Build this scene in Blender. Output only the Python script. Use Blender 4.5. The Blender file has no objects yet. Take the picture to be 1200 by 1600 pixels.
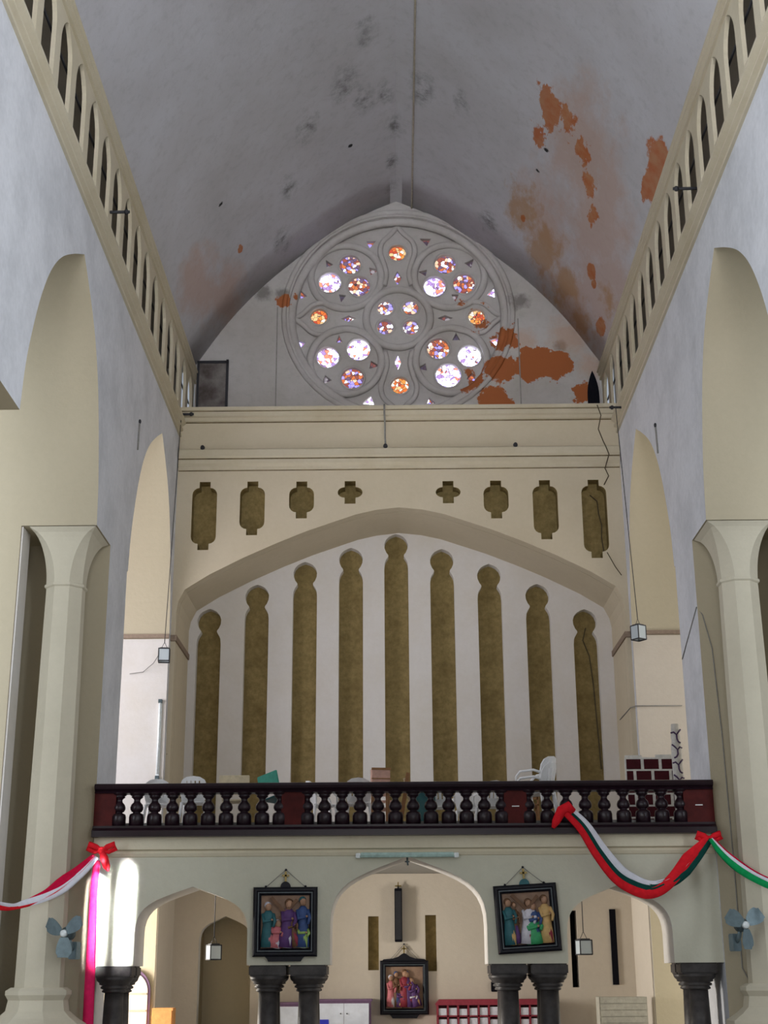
import bpy, bmesh, math, random
from mathutils import Vector, Matrix
from mathutils.geometry import delaunay_2d_cdt
random.seed(7)
PI = math.pi
sc = bpy.context.scene
COL = sc.collection
W = 5.207            # half width of the nave

# ------------------------------------------------------------------ materials
MATS = {}
def nt_of(name):
    m = bpy.data.materials.new(name); m.use_nodes = True
    nt = m.node_tree
    return m, nt, nt.nodes['Principled BSDF']
def node(nt, t, **kw):
    n = nt.nodes.new(t)
    for k, v in kw.items():
        setattr(n, k, v)
    return n
def mix(nt, fac, a, b, mode='MIX'):
    n = node(nt, 'ShaderNodeMix', data_type='RGBA', blend_type=mode)
    if isinstance(fac, (int, float)): n.inputs[0].default_value = fac
    else: nt.links.new(fac, n.inputs[0])
    for s, i in ((a, 6), (b, 7)):
        if isinstance(s, tuple): n.inputs[i].default_value = (*s, 1) if len(s) == 3 else s
        else: nt.links.new(s, n.inputs[i])
    return n.outputs[2]
def noise(nt, scale, detail=4, rough=.6, lo=.4, hi=.6, vec=None, dist=0.0):
    n = node(nt, 'ShaderNodeTexNoise')
    n.inputs['Scale'].default_value = scale; n.inputs['Detail'].default_value = detail
    n.inputs['Roughness'].default_value = rough; n.inputs['Distortion'].default_value = dist
    if vec is None:
        g = node(nt, 'ShaderNodeNewGeometry'); vec = g.outputs['Position']
    nt.links.new(vec, n.inputs['Vector'])
    if lo is None: return n.outputs['Fac']
    r = node(nt, 'ShaderNodeMapRange'); r.inputs[1].default_value = lo; r.inputs[2].default_value = hi
    nt.links.new(n.outputs['Fac'], r.inputs[0])
    return r.outputs[0]
def math_n(nt, op, a, b):
    n = node(nt, 'ShaderNodeMath', operation=op)
    for s, i in ((a, 0), (b, 1)):
        if isinstance(s, (int, float)): n.inputs[i].default_value = s
        else: nt.links.new(s, n.inputs[i])
    return n.outputs[0]
def bump(nt, b, h, strength=.2, dist=.03):
    n = node(nt, 'ShaderNodeBump'); n.inputs['Strength'].default_value = strength; n.inputs['Distance'].default_value = dist
    nt.links.new(h, n.inputs['Height']); nt.links.new(n.outputs[0], b.inputs['Normal'])
def blobs(nt, pts, edge=.9, nscale=1.6, ys=1.0):
    """mask of ragged patches round given world points (x, y, z, radius)"""
    g = node(nt, 'ShaderNodeNewGeometry')
    sc_ = node(nt, 'ShaderNodeVectorMath', operation='MULTIPLY'); sc_.inputs[1].default_value = (1, ys, 1)
    nt.links.new(g.outputs['Position'], sc_.inputs[0])
    nz = noise(nt, nscale, 9, .72, None, vec=sc_.outputs[0])
    out = None
    for (x, y, z, r) in pts:
        y = y * ys
        d = node(nt, 'ShaderNodeVectorMath', operation='DISTANCE')
        nt.links.new(sc_.outputs[0], d.inputs[0]); d.inputs[1].default_value = (x, y, z)
        a = math_n(nt, 'MULTIPLY_ADD', nz, r * 2.6)
        a.node.inputs[2].default_value = -r * 1.3
        s = math_n(nt, 'ADD', d.outputs['Value'], a)
        m = node(nt, 'ShaderNodeMapRange')
        m.inputs[1].default_value = r; m.inputs[2].default_value = r * edge
        nt.links.new(s, m.inputs[0])
        out = m.outputs[0] if out is None else math_n(nt, 'MAXIMUM', out, m.outputs[0])
    return out
def ragged(nt, pts, nscale=2.5, thr=.62, soft=.04, ys=1.0, k=.55, off=(0, 0, 0)):
    """ragged connected stain: soft discs plus noise, cut at a threshold"""
    g = node(nt, 'ShaderNodeNewGeometry')
    sc_ = node(nt, 'ShaderNodeVectorMath', operation='MULTIPLY_ADD'); sc_.inputs[1].default_value = (1, ys, 1); sc_.inputs[2].default_value = off
    nt.links.new(g.outputs['Position'], sc_.inputs[0])
    nz = noise(nt, nscale, 10, .68, .30, .70, vec=sc_.outputs[0])
    out = None
    for (x, y, z, r) in pts:
        d = node(nt, 'ShaderNodeVectorMath', operation='DISTANCE')
        nt.links.new(sc_.outputs[0], d.inputs[0]); d.inputs[1].default_value = (x + off[0], y * ys + off[1], z + off[2])
        m = node(nt, 'ShaderNodeMapRange'); m.inputs[1].default_value = r; m.inputs[2].default_value = 0
        nt.links.new(d.outputs['Value'], m.inputs[0])
        out = m.outputs[0] if out is None else math_n(nt, 'MAXIMUM', out, m.outputs[0])
    gate = node(nt, 'ShaderNodeMapRange'); gate.inputs[1].default_value = 0; gate.inputs[2].default_value = .12; nt.links.new(out, gate.inputs[0])
    a = math_n(nt, 'ADD', math_n(nt, 'MULTIPLY', out, k), math_n(nt, 'MULTIPLY', nz, 1 - k))
    r_ = node(nt, 'ShaderNodeMapRange'); r_.inputs[1].default_value = thr; r_.inputs[2].default_value = thr + soft
    nt.links.new(a, r_.inputs[0])
    return math_n(nt, 'MULTIPLY', r_.outputs[0], gate.outputs[0])
def plaster(name, base, dirt, damt=.35, fine=.08, rough=.9, scale=.7):
    m, nt, b = nt_of(name)
    f1 = noise(nt, scale, 6, .65, .42, .75)
    c = mix(nt, math_n(nt, 'MULTIPLY', f1, damt), base, dirt)
    f2 = noise(nt, 9, 4, .7, .35, .7)
    c = mix(nt, math_n(nt, 'MULTIPLY', f2, fine), c, tuple(x * .6 for x in dirt))
    nt.links.new(c, b.inputs['Base Color']); b.inputs['Roughness'].default_value = rough
    b.inputs['Specular IOR Level'].default_value = .15
    bump(nt, b, noise(nt, 14, 5, .6, None), .25, .02)
    MATS[name] = m
    return m
def plain(name, col, rough=.6, metal=0, spec=.4, var=.15, nscale=12):
    m, nt, b = nt_of(name)
    f = noise(nt, nscale, 4, .6, .3, .7)
    c = mix(nt, f, tuple(x * (1 - var) for x in col), tuple(min(1, x * (1 + var)) for x in col))
    nt.links.new(c, b.inputs['Base Color'])
    b.inputs['Roughness'].default_value = rough; b.inputs['Metallic'].default_value = metal
    b.inputs['Specular IOR Level'].default_value = spec
    MATS[name] = m
    return m

plaster('whitewash', (.66, .665, .69), (.42, .43, .45), .62, .16, scale=1.0)
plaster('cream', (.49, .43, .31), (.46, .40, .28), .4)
plaster('screen_cream', (.58, .505, .375), (.48, .41, .28), .4)
plaster('ledge_cream', (.74, .68, .52), (.60, .52, .36), .35)
plaster('trim_cream', (.57, .51, .385), (.40, .33, .20), .45)
plaster('rib_white', (.66, .63, .60), (.55, .48, .36), .35)
plaster('gallery_plaster', (.63, .615, .50), (.52, .50, .39), .4)
plaster('pink_plaster', (.63, .565, .48), (.53, .465, .385), .35)
plaster('coral', (.30, .225, .095), (.17, .12, .045), .8, .5, scale=2.2)
plaster('grey_plaster', (.50, .46, .40), (.24, .23, .21), .5)
plaster('column_grey', (.57, .525, .41), (.46, .42, .32), .4)
plain('dark_stone', (.050, .044, .042), .45, 0, .3, .4, 6)
plain('rail_wood', (.014, .005, .009), .30, 0, .38, .3, 8)
plain('panel_wood', (.070, .009, .008), .5, 0, .12, .3, 5)
plain('frame_wood', (.007, .007, .012), .45, 0, .25, .3)
plain('frame_edge', (.045, .06, .07), .4, 0, .5, .3)
plain('gold', (.30, .22, .08), .4, .6)
plain('iron', (.02, .02, .025), .6)
plain('black_box', (.008, .008, .012), .8, 0, .05)
plain('white_plastic', (.80, .80, .80), .35, 0, .5, .04)
plain('cream_wood', (.60, .50, .33), .6)
plain('green_plastic', (.05, .30, .22), .35)
plain('teal_plastic', (.02, .12, .13), .4)
plain('brown_wood', (.30, .14, .05), .55)
plain('pink_wood', (.62, .36, .28), .55)
plain('red_cloth', (.72, .02, .03), .95, 0, 0.0, .12)
plain('crimson_cloth', (.55, .01, .05), .95, 0, 0.0, .12)
plain('pink_cloth', (.60, .02, .10), .95, 0, 0.0, .12)
plain('white_cloth', (.75, .75, .82), .95, 0, 0.0, .06)
plain('green_cloth', (.01, .30, .09), .95, 0, 0.0, .12)
plain('dark_green_cloth', (.01, .06, .05), .95, 0, 0.0, .12)
plain('fan_metal', (.17, .23, .25), .35, .3)
plain('fan_dark', (.07, .10, .11), .4, .3)
plain('tube_green', (.42, .58, .54), .35)
plain('tube_white', (.75, .80, .80), .3)
plain('brick_red', (.055, .006, .010), .7, 0, .15)
plain('mortar_white', (.70, .68, .62), .7)
plain('paint_violet', (.05, .02, .07), .6)
plain('bark_white', (.52, .50, .46), .7)
plain('rack_red', (.28, .03, .05), .5)
plain('paper', (.72, .72, .80), .8, 0, .2, .1, 30)
plain('board_white', (.72, .76, .86), .6, 0, .3, .1, 4)
plain('purple_frame', (.16, .09, .17), .6)
plain('blue_card', (.03, .04, .55), .6)
plain('grey_board', (.38, .36, .30), .7)
plain('orange_wood', (.62, .28, .09), .55)
plain('skin', (.42, .24, .15), .6); plain('relief_ground', (.30, .19, .13), .7)
plain('c_blue', (.04, .08, .22), .6); plain('c_teal', (.03, .13, .15), .6); plain('c_pink', (.55, .16, .18), .6)
plain('c_white', (.62, .60, .66), .6); plain('c_purple', (.10, .04, .16), .6); plain('c_red', (.28, .03, .05), .6)
plain('c_green', (.05, .36, .14), .6); plain('c_lime', (.30, .45, .12), .6); plain('c_brown', (.16, .08, .04), .6)
plain('c_yellow', (.62, .40, .16), .6)
plain('dark_line', (.16, .12, .065), .9, 0, .1, .4, 3)
plain('string_brown', (.27, .205, .155), .8, 0, .1)
plain('floor_stone', (.30, .29, .27), .5)
plain('paint_crack', (.08, .06, .035), .9)
plain('cable_grey', (.25, .24, .22), .7)
plain('conduit', (.62, .58, .46), .7)

def glass_mat(name, kind, strength):
    m, nt, b = nt_of(name)
    tc = node(nt, 'ShaderNodeNewGeometry')
    v = node(nt, 'ShaderNodeTexVoronoi'); v.inputs['Scale'].default_value = 11
    nt.links.new(tc.outputs['Position'], v.inputs['Vector'])
    sep = node(nt, 'ShaderNodeSeparateColor'); nt.links.new(v.outputs['Color'], sep.inputs[0])
    r = node(nt, 'ShaderNodeValToRGB'); r.color_ramp.interpolation = 'CONSTANT'
    if kind == 'orange':
        cs = [(0, (.75, .16, .02)), (.3, (.9, .55, .25)), (.5, (.5, .06, .02)), (.68, (1, .9, .75)), (.85, (.85, .30, .05))]
    elif kind == 'bright':
        cs = [(0, (.8, .8, 1)), (.26, (.20, .17, .55)), (.48, (.9, .9, 1)), (.72, (.26, .07, .04)), (.84, (.10, .06, .14))]
    elif kind == 'dim':
        cs = [(0, (.10, .06, .09)), (.3, (.35, .10, .08)), (.5, (.12, .10, .16)), (.75, (.55, .5, .55))]
    else:
        cs = [(0, (.30, .25, .85)), (.2, (.45, .12, .03)), (.42, (.95, .95, 1)), (.56, (.22, .05, .03)), (.74, (.7, .45, .30)), (.87, (.10, .06, .12))]
    el = r.color_ramp.elements
    el[0].position = cs[0][0]; el[0].color = (*cs[0][1], 1)
    el[1].position = cs[1][0]; el[1].color = (*cs[1][1], 1)
    for p, c in cs[2:]:
        e = el.new(p); e.color = (*c, 1)
    nt.links.new(sep.outputs[0], r.inputs[0])
    d = node(nt, 'ShaderNodeMapRange'); d.inputs[1].default_value = .02; d.inputs[2].default_value = .07
    v2 = node(nt, 'ShaderNodeTexVoronoi', feature='DISTANCE_TO_EDGE'); v2.inputs['Scale'].default_value = 11
    nt.links.new(tc.outputs['Position'], v2.inputs['Vector']); nt.links.new(v2.outputs['Distance'], d.inputs[0])
    c = mix(nt, d.outputs[0], (.03, .015, .02), r.outputs[0])
    b.inputs['Base Color'].default_value = (.05, .05, .06, 1); b.inputs['Roughness'].default_value = .2
    nt.links.new(c, b.inputs['Emission Color']); b.inputs['Emission Strength'].default_value = strength
    MATS[name] = m
glass_mat('stained_orange', 'orange', 1.1)
glass_mat('stained_mixed', 'mixed', 1.5)
glass_mat('stained_bright', 'bright', 5.0)
glass_mat('stained_dim', 'dim', .6)
def lantern_glass():
    m, nt, b = nt_of('lantern_glass')
    b.inputs['Base Color'].default_value = (.72, .80, .84, 1); b.inputs['Roughness'].default_value = .25
    b.inputs['Transmission Weight'].default_value = .35; b.inputs['IOR'].default_value = 1.1
    MATS['lantern_glass'] = m
lantern_glass()

# vault: grey limewash with mould along the crown and bare orange plaster on the right
def vault_mat():
    m, nt, b = nt_of('vault_limewash')
    base = mix(nt, noise(nt, .45, 5, .6, .35, .7), (.52, .52, .55), (.44, .43, .44))
    base = mix(nt, math_n(nt, 'MULTIPLY', noise(nt, 5, 6, .7, .5, .8), .35), base, (.26, .25, .25))
    wash = ragged(nt, [(4.0, 26.3, 18.2, 1.5), (4.5, 28.0, 17.6, 1.6), (4.9, 30.0, 17.0, 1.5), (3.6, 29.6, 18.7, 1.3), (4.4, 32.0, 17.7, 1.4), (-4.7, 30.2, 17.3, 1.0), (-4.3, 31.8, 17.9, .9)], 1.5, .28, .30, .45, .55)
    base = mix(nt, math_n(nt, 'MULTIPLY', wash, .6), base, (.45, .30, .225))
    ochre = ragged(nt, [(3.1, 30.2, 19.2, .9), (3.7, 31.0, 18.6, 1.0), (4.2, 31.8, 18.0, 1.0), (4.6, 32.4, 17.4, .9), (5.05, 30.0, 16.8, .6)], 2.0, .42, .2, .45, .5)
    base = mix(nt, math_n(nt, 'MULTIPLY', ochre, .65), base, (.40, .22, .08))
    mould = blobs(nt, [(-1.137, 27.0, 20.7, .4), (-.27, 28.1, 21.2, .3), (.62, 27.6, 21.0, .4), (-.05, 29.5, 21.25, .3), (-.1, 31.0, 21.25, .22), (1.48, 27.4, 20.5, .25), (-2.04, 27.7, 20.1, .35), (-.7, 28.0, 20.95, .35),
                       (-.1, 32.2, 21.2, .2), (-.6, 25.5, 21.0, .3), (2.3, 31.5, 19.8, .35), (-2.9, 31.6, 19.4, .35), (-2.6, 29.5, 19.6, .3)], .2, 3.2, .5)
    mould = math_n(nt, 'MULTIPLY', mould, noise(nt, 3.5, 8, .7, .4, .62))
    base = mix(nt, math_n(nt, 'MULTIPLY', mould, .75), base, (.11, .11, .10))
    bare = ragged(nt, [(3.25, 25.6, 19.05, .62), (3.12, 26.8, 19.12, .40), (3.6, 25.5, 18.7, .42), (3.95, 26.0, 18.25, .40), (4.2, 26.8, 18.0, .42), (4.4, 27.8, 17.75, .36)], 2.6, .50, .05, .45, .5)
    bare2 = ragged(nt, [(5.12, 23.9, 16.75, .75), (5.15, 24.9, 16.7, .6), (4.60, 29.8, 17.45, .33), (4.72, 30.2, 17.3, .2), (3.1, 30.3, 19.2, .18), (-3.8, 30.4, 18.46, .2), (5.0, 31.5, 16.8, .4)], 3.0, .52, .05, .45, .72)
    bare = math_n(nt, 'MAXIMUM', bare, bare2)
    base = mix(nt, math_n(nt, 'MULTIPLY', bare, .9), base, mix(nt, noise(nt, 3, 5, .6, .35, .65), (.40, .105, .02), (.42, .19, .08)))
    dark = blobs(nt, [(-3.99, 27.96, 18.25, .07), (-1.1, 29.5, 20.75, .07), (3.3, 27.0, 18.95, .08), (3.2, 28.0, 19.05, .08)], .7, 5)
    base = mix(nt, dark, base, (.03, .03, .03))
    nt.links.new(base, b.inputs['Base Color']); b.inputs['Roughness'].default_value = .92
    b.inputs['Specular IOR Level'].default_value = .1
    bump(nt, b, noise(nt, 6, 6, .6, None), .3, .03)
    MATS['vault_limewash'] = m
vault_mat()
def rose_wall_mat():
    m, nt, b = nt_of('rose_wall_plaster')
    base = mix(nt, noise(nt, .6, 5, .6, .35, .7), (.50, .48, .47), (.41, .38, .35))
    base = mix(nt, math_n(nt, 'MULTIPLY', noise(nt, 6, 6, .7, .5, .8), .3), base, (.24, .22, .20))
    mould = blobs(nt, [(-3.5, 33, 18.65, .3), (-3.0, 33, 18.6, .22), (3.2, 33, 18.3, .3), (4.2, 33, 17.0, .25), (-4.7, 33, 15.6, .2)], .35, 2.6)
    base = mix(nt, math_n(nt, 'MULTIPLY', mould, .7), base, (.13, .12, .11))
    wash = blobs(nt, [(4.4, 33, 17.2, .7), (4.9, 33, 16.5, .5), (3.3, 33, 17.2, .4)], .3, 1.3)
    base = mix(nt, math_n(nt, 'MULTIPLY', wash, .5), base, (.48, .30, .20))
    bare = ragged(nt, [(2.75, 33, 17.2, .75), (2.7, 33, 16.4, .9), (2.55, 33, 15.5, .8), (3.5, 33, 16.5, .95), (4.0, 33, 16.4, .7), (4.65, 33, 15.7, .6),
                      (1.8, 33, 16.2, .7), (2.1, 33, 18.0, .75), (1.7, 33, 18.4, .5), (-2.9, 33, 18.4, .4), (-2.6, 33, 18.55, .3)], 1.3, .47, .03, 1, .55)
    base = mix(nt, bare, base, (.36, .12, .045))
    nt.links.new(base, b.inputs['Base Color']); b.inputs['Roughness'].default_value = .92
    b.inputs['Specular IOR Level'].default_value = .1
    bump(nt, b, noise(nt, 8, 6, .6, None), .25, .02)
    MATS['rose_wall_plaster'] = m
rose_wall_mat()
def dirty_glass_board():
    m, nt, b = nt_of('sooty_board')
    c = mix(nt, noise(nt, 1.6, 5, .6, .35, .65), (.20, .18, .17), (.05, .035, .03))
    nt.links.new(c, b.inputs['Base Color']); b.inputs['Roughness'].default_value = .7
    MATS['sooty_board'] = m
dirty_glass_board()

# ------------------------------------------------------------------ mesh helpers
class MB:
    def __init__(s): s.bm = bmesh.new(); s.mats = []
    def mi(s, m):
        if m not in s.mats: s.mats.append(m)
        return s.mats.index(m)
    def face(s, vs, m):
        try: f = s.bm.faces.new(vs)
        except ValueError: return
        f.material_index = s.mi(m); return f
    def box(s, x0, x1, y0, y1, z0, z1, m, bev=0):
        v = [s.bm.verts.new((x, y, z)) for x in (x0, x1) for y in (y0, y1) for z in (z0, z1)]
        fs = [(0, 1, 3, 2), (4, 6, 7, 5), (0, 4, 5, 1), (2, 3, 7, 6), (0, 2, 6, 4), (1, 5, 7, 3)]
        out = [s.face([v[i] for i in f], m) for f in fs]
        if bev:
            es = list({e for f in out for e in f.edges})
            bmesh.ops.bevel(s.bm, geom=es, offset=bev, segments=2, affect='EDGES')
        return s
    def xbox(s, c, size, rot, m):
        M = Matrix.Translation(c) @ rot.to_matrix().to_4x4() if hasattr(rot, 'to_matrix') else Matrix.Translation(c) @ rot
        v = [s.bm.verts.new(M @ Vector((x * size[0] / 2, y * size[1] / 2, z * size[2] / 2))) for x in (-1, 1) for y in (-1, 1) for z in (-1, 1)]
        for f in [(0, 1, 3, 2), (4, 6, 7, 5), (0, 4, 5, 1), (2, 3, 7, 6), (0, 2, 6, 4), (1, 5, 7, 3)]: s.face([v[i] for i in f], m)
        return s
    def lathe(s, prof, m, c=(0, 0, 0), n=20, sq=None, rot=0, smooth=True, cap=True):
        rings = []
        for (r, z) in prof:
            rings.append([s.bm.verts.new((c[0] + r * math.cos(2 * PI * k / n + rot), c[1] + r * math.sin(2 * PI * k / n + rot), c[2] + z)) for k in range(n)])
        for a, b in zip(rings, rings[1:]):
            for k in range(n):
                f = s.face([a[k], a[(k + 1) % n], b[(k + 1) % n], b[k]], m)
                if f and smooth: f.smooth = True
        if cap:
            s.face(list(reversed(rings[0])), m); s.face(rings[-1], m)
        return s
    def tube(s, pts, r, m, n=8, closed=False, smooth=True):
        pts = [Vector(p) for p in pts]; N = len(pts)
        rr = r if isinstance(r, (list, tuple)) else [r] * N
        rings = []; up = None
        for i, p in enumerate(pts):
            if closed: t = pts[(i + 1) % N] - pts[i - 1]
            else: t = pts[min(i + 1, N - 1)] - pts[max(i - 1, 0)]
            t.normalize()
            if up is None:
                up = Vector((0, 0, 1)) if abs(t.z) < .9 else Vector((0, 1, 0))
            a = t.cross(up); a.normalize(); b = a.cross(t); up = b.copy()
            rings.append([s.bm.verts.new(p + a * rr[i] * math.cos(2 * PI * k / n) + b * rr[i] * math.sin(2 * PI * k / n)) for k in range(n)])
        rng = range(N) if closed else range(N - 1)
        for i in rng:
            A, B = rings[i], rings[(i + 1) % N]
            for k in range(n):
                f = s.face([A[k], A[(k + 1) % n], B[(k + 1) % n], B[k]], m)
                if f and smooth: f.smooth = True
        if not closed:
            s.face(list(reversed(rings[0])), m); s.face(rings[-1], m)
        return s
    def ell(s, c, r, m, nu=14, nv=8, M=None):
        rings = []
        for j in range(1, nv):
            a = PI * j / nv
            ring = []
            for k in range(nu):
                t = 2 * PI * k / nu
                p = Vector((r[0] * math.sin(a) * math.cos(t), r[1] * math.sin(a) * math.sin(t), r[2] * math.cos(a)))
                if M is not None: p = M @ p
                ring.append(s.bm.verts.new(Vector(c) + p))
            rings.append(ring)
        def pole(z):
            p = Vector((0, 0, z)); p = M @ p if M is not None else p
            return s.bm.verts.new(Vector(c) + p)
        t, b = pole(r[2]), pole(-r[2])
        fs = []
        for k in range(nu):
            fs.append(s.face([t, rings[0][k], rings[0][(k + 1) % nu]], m))
            fs.append(s.face([b, rings[-1][(k + 1) % nu], rings[-1][k]], m))
        for A, B in zip(rings, rings[1:]):
            for k in range(nu): fs.append(s.face([A[k], B[k], B[(k + 1) % nu], A[(k + 1) % nu]], m))
        for f in fs:
            if f: f.smooth = True
        return s
    def plate(s, outer, holes, mp, t, mf, ms=None, mb=None, mo=None):
        """slab with holes: mp(u, v, d) -> point; front at d=0, back at d=t"""
        ms = ms or mf; mb = mb or ms
        vs, es, loops = [], [], []
        for loop in [outer] + holes:
            i0 = len(vs); n = len(loop)
            vs += [Vector(p) for p in loop]
            es += [(i0 + k, i0 + (k + 1) % n) for k in range(n)]
            loops.append((i0, n))
        r = delaunay_2d_cdt(vs, es, [], 0, 1e-5)
        segs = [(vs[a], vs[b]) for a, b in es]
        def inside(x, y):
            c = False
            for a, b in segs:
                if (a.y > y) != (b.y > y) and x < (b.x - a.x) * (y - a.y) / (b.y - a.y) + a.x: c = not c
            return c
        tris = [f for f in r[2] if inside(sum(r[0][i].x for i in f) / len(f), sum(r[0][i].y for i in f) / len(f))]
        nout = len(outer)
        isout = [any(o < nout for o in l) for l in r[3]]
        mo = mo or ms
        F = [s.bm.verts.new(mp(v.x, v.y, 0)) for v in r[0]]
        B = [s.bm.verts.new(mp(v.x, v.y, t)) for v in r[0]]
        for f in tris:
            s.face([F[i] for i in f], mf); s.face([B[i] for i in reversed(f)], mb)
        cnt = {}
        for f in tris:
            for k in range(len(f)):
                e = (f[k], f[(k + 1) % len(f)])
                cnt[tuple(sorted(e))] = cnt.get(tuple(sorted(e)), []) + [e]
        for k, l in cnt.items():
            if len(l) == 1:
                a, b = l[0]; s.face([F[b], F[a], B[a], B[b]], mo if isout[a] and isout[b] else ms)
        return s
    def extrude(s, prof, axis_pts, m):
        """profile points given by functions: axis_pts = list of callables p(u, v)->point"""
        rings = [[s.bm.verts.new(fn(u, v)) for (u, v) in prof] for fn in axis_pts]
        n = len(prof)
        for A, B in zip(rings, rings[1:]):
            for k in range(n): s.face([A[k], A[(k + 1) % n], B[(k + 1) % n], B[k]], m)
        s.face(list(reversed(rings[0])), m); s.face(rings[-1], m)
        return s
    def build(s, name, parent=None, origin=None, norm=True):
        if norm: bmesh.ops.recalc_face_normals(s.bm, faces=s.bm.faces[:])
        me = bpy.data.meshes.new(name)
        s.bm.to_mesh(me); s.bm.free()
        for m in s.mats: me.materials.append(MATS[m])
        o = bpy.data.objects.new(name, me); COL.objects.link(o)
        if parent is not None: o.parent = parent
        return o

def tag(o, label, cat, group=None):
    o['label'] = label; o['category'] = cat
    if group: o['group'] = group
    return o
def thing(name, label, cat, loc=(0, 0, 0), rot=(0, 0, 0), group=None):
    o = bpy.data.objects.new(name, None); COL.objects.link(o)
    o.location = loc; o.rotation_euler = rot; o.empty_display_size = .1
    return tag(o, label, cat, group)
def copy_thing(o, label, loc, rot, group=None):
    c = o.copy(); COL.objects.link(c); c.location = loc; c.rotation_euler = rot; c['label'] = label
    if group: c['group'] = group
    def rec(src, dst):
        for ch in list(src.children):
            d = ch.copy(); COL.objects.link(d); d.parent = dst; rec(ch, d)
    rec(o, c)
    return c
def struct(mb, name, parent=None):
    o = mb.build(name, parent)
    o['kind'] = 'structure'
    return o
def bez(p0, p1, p2, p3, n):
    out = []
    for i in range(n + 1):
        t = i / n; a = (1 - t)
        out.append(tuple(a ** 3 * p0[k] + 3 * a * a * t * p1[k] + 3 * a * t * t * p2[k] + t ** 3 * p3[k] for k in range(len(p0))))
    return out
def catmull(pts, n=6):
    P = [Vector(p) for p in pts]; P = [P[0] * 2 - P[1]] + P + [P[-1] * 2 - P[-2]]
    out = []
    for i in range(1, len(P) - 2):
        for k in range(n):
            t = k / n
            out.append(.5 * ((2 * P[i]) + (-P[i - 1] + P[i + 1]) * t + (2 * P[i - 1] - 5 * P[i] + 4 * P[i + 1] - P[i + 2]) * t * t + (-P[i - 1] + 3 * P[i] - 3 * P[i + 1] + P[i + 2]) * t ** 3))
    out.append(P[-2])
    return out
def tudor(u0, u1, zs, za, n=10, k1=.62, k2=.30, k3=.70):
    uc = (u0 + u1) / 2; h = uc - u0; r = za - zs
    L = bez((u0, zs), (u0, zs + r * k1), (u0 + h * k2, zs + r * k3), (uc, za), n)
    return L + [(2 * uc - p[0], p[1]) for p in reversed(L[:-1])]
def pointed2(u0, u1, uc, zs, za, n=14):
    A = pointed(u0, 2 * uc - u0, zs, za, n)[:n + 1]; B = pointed(2 * uc - u1, u1, zs, za, n)[n:]
    return A + B[1:]
def pointed(u0, u1, zs, za, n=14):
    h = (u1 - u0) / 2; rise = za - zs; r = (h * h + rise * rise) / (2 * h)
    c = u0 + r; a1 = math.asin(min(1, rise / r))
    L = [(c - r * math.cos(a1 * i / n), zs + r * math.sin(a1 * i / n)) for i in range(n + 1)]
    uc = (u0 + u1) / 2
    return L + [(2 * uc - p[0], p[1]) for p in reversed(L[:-1])]
def circ(cx, cz, r, n=28):
    return [(cx + r * math.cos(2 * PI * k / n), cz + r * math.sin(2 * PI * k / n)) for k in range(n)]

# ------------------------------------------------------------------ camera
cam_d = bpy.data.cameras.new('camera'); cam = bpy.data.objects.new('camera', cam_d); COL.objects.link(cam)
f_px = 2190.0
cam_d.sensor_fit = 'VERTICAL'; cam_d.sensor_height = 36.0; cam_d.lens = f_px / 1600 * 36.0
cam_d.clip_end = 200
Rm = Matrix(((0.99993376, 0.00859894, 0.00765098), (0.00996829, -0.31465137, -0.94915496), (-0.00575433, 0.94916831, -0.31471625)))
cam.matrix_world = Matrix.Translation((-0.104, 0, 1.6)) @ Rm.to_4x4()
sc.camera = cam

# ------------------------------------------------------------------ setting: floor, vault
m = MB(); m.box(-14, 14, -4, 36, -.3, 0, 'floor_stone'); struct(m, 'floor')
half = catmull([(5.2, 16.55), (4.4, 17.75), (3.6, 18.7), (2.75, 19.5), (1.65, 20.4), (.8, 20.93), (0, 21.3)], 5)
half = [(p.x, p.y) for p in [Vector((q[0], q[1])) for q in half]]
VP = [(-x, z) for x, z in half] + [(x, z) for x, z in reversed(half[:-1])]     # left spring -> apex -> right spring
def offs(P, d): return [(x * (1 + d / 7), z + d * (.3 + .7 * (1 - abs(x) / 5.2))) for x, z in P]
m = MB()
outer = offs(VP, .5)
prof = VP + list(reversed(outer))
ys = [6 + 27 * i / 18 for i in range(19)]
rings = [[m.bm.verts.new((x, y, z)) for x, z in VP] for y in ys]
for A, B in zip(rings, rings[1:]):
    for k in range(len(VP) - 1):
        f = m.face([A[k], A[k + 1], B[k + 1], B[k]], 'vault_limewash'); f.smooth = (k not in (len(half) - 2, len(half) - 1))
rings2 = [[m.bm.verts.new((x, y, z)) for x, z in outer] for y in ys]
for A, B in zip(rings2, rings2[1:]):
    for k in range(len(outer) - 1): m.face([A[k + 1], A[k], B[k], B[k + 1]], 'vault_limewash')
for rA, rB in ((rings[0], rings2[0]), (rings[-1], rings2[-1])):
    for k in range(len(VP) - 1): m.face([rA[k], rA[k + 1], rB[k + 1], rB[k]], 'vault_limewash')
struct(m, 'ceiling')
m = MB(); m.tube([(.42, 6, 21.06), (.42, 20, 21.06), (.42, 32.95, 21.06)], .022, 'conduit', 6)
m.build('conduit'); tag(bpy.data.objects['conduit'], 'thin pale conduit running along the crown of the vault towards the rose window', 'conduit')

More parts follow.
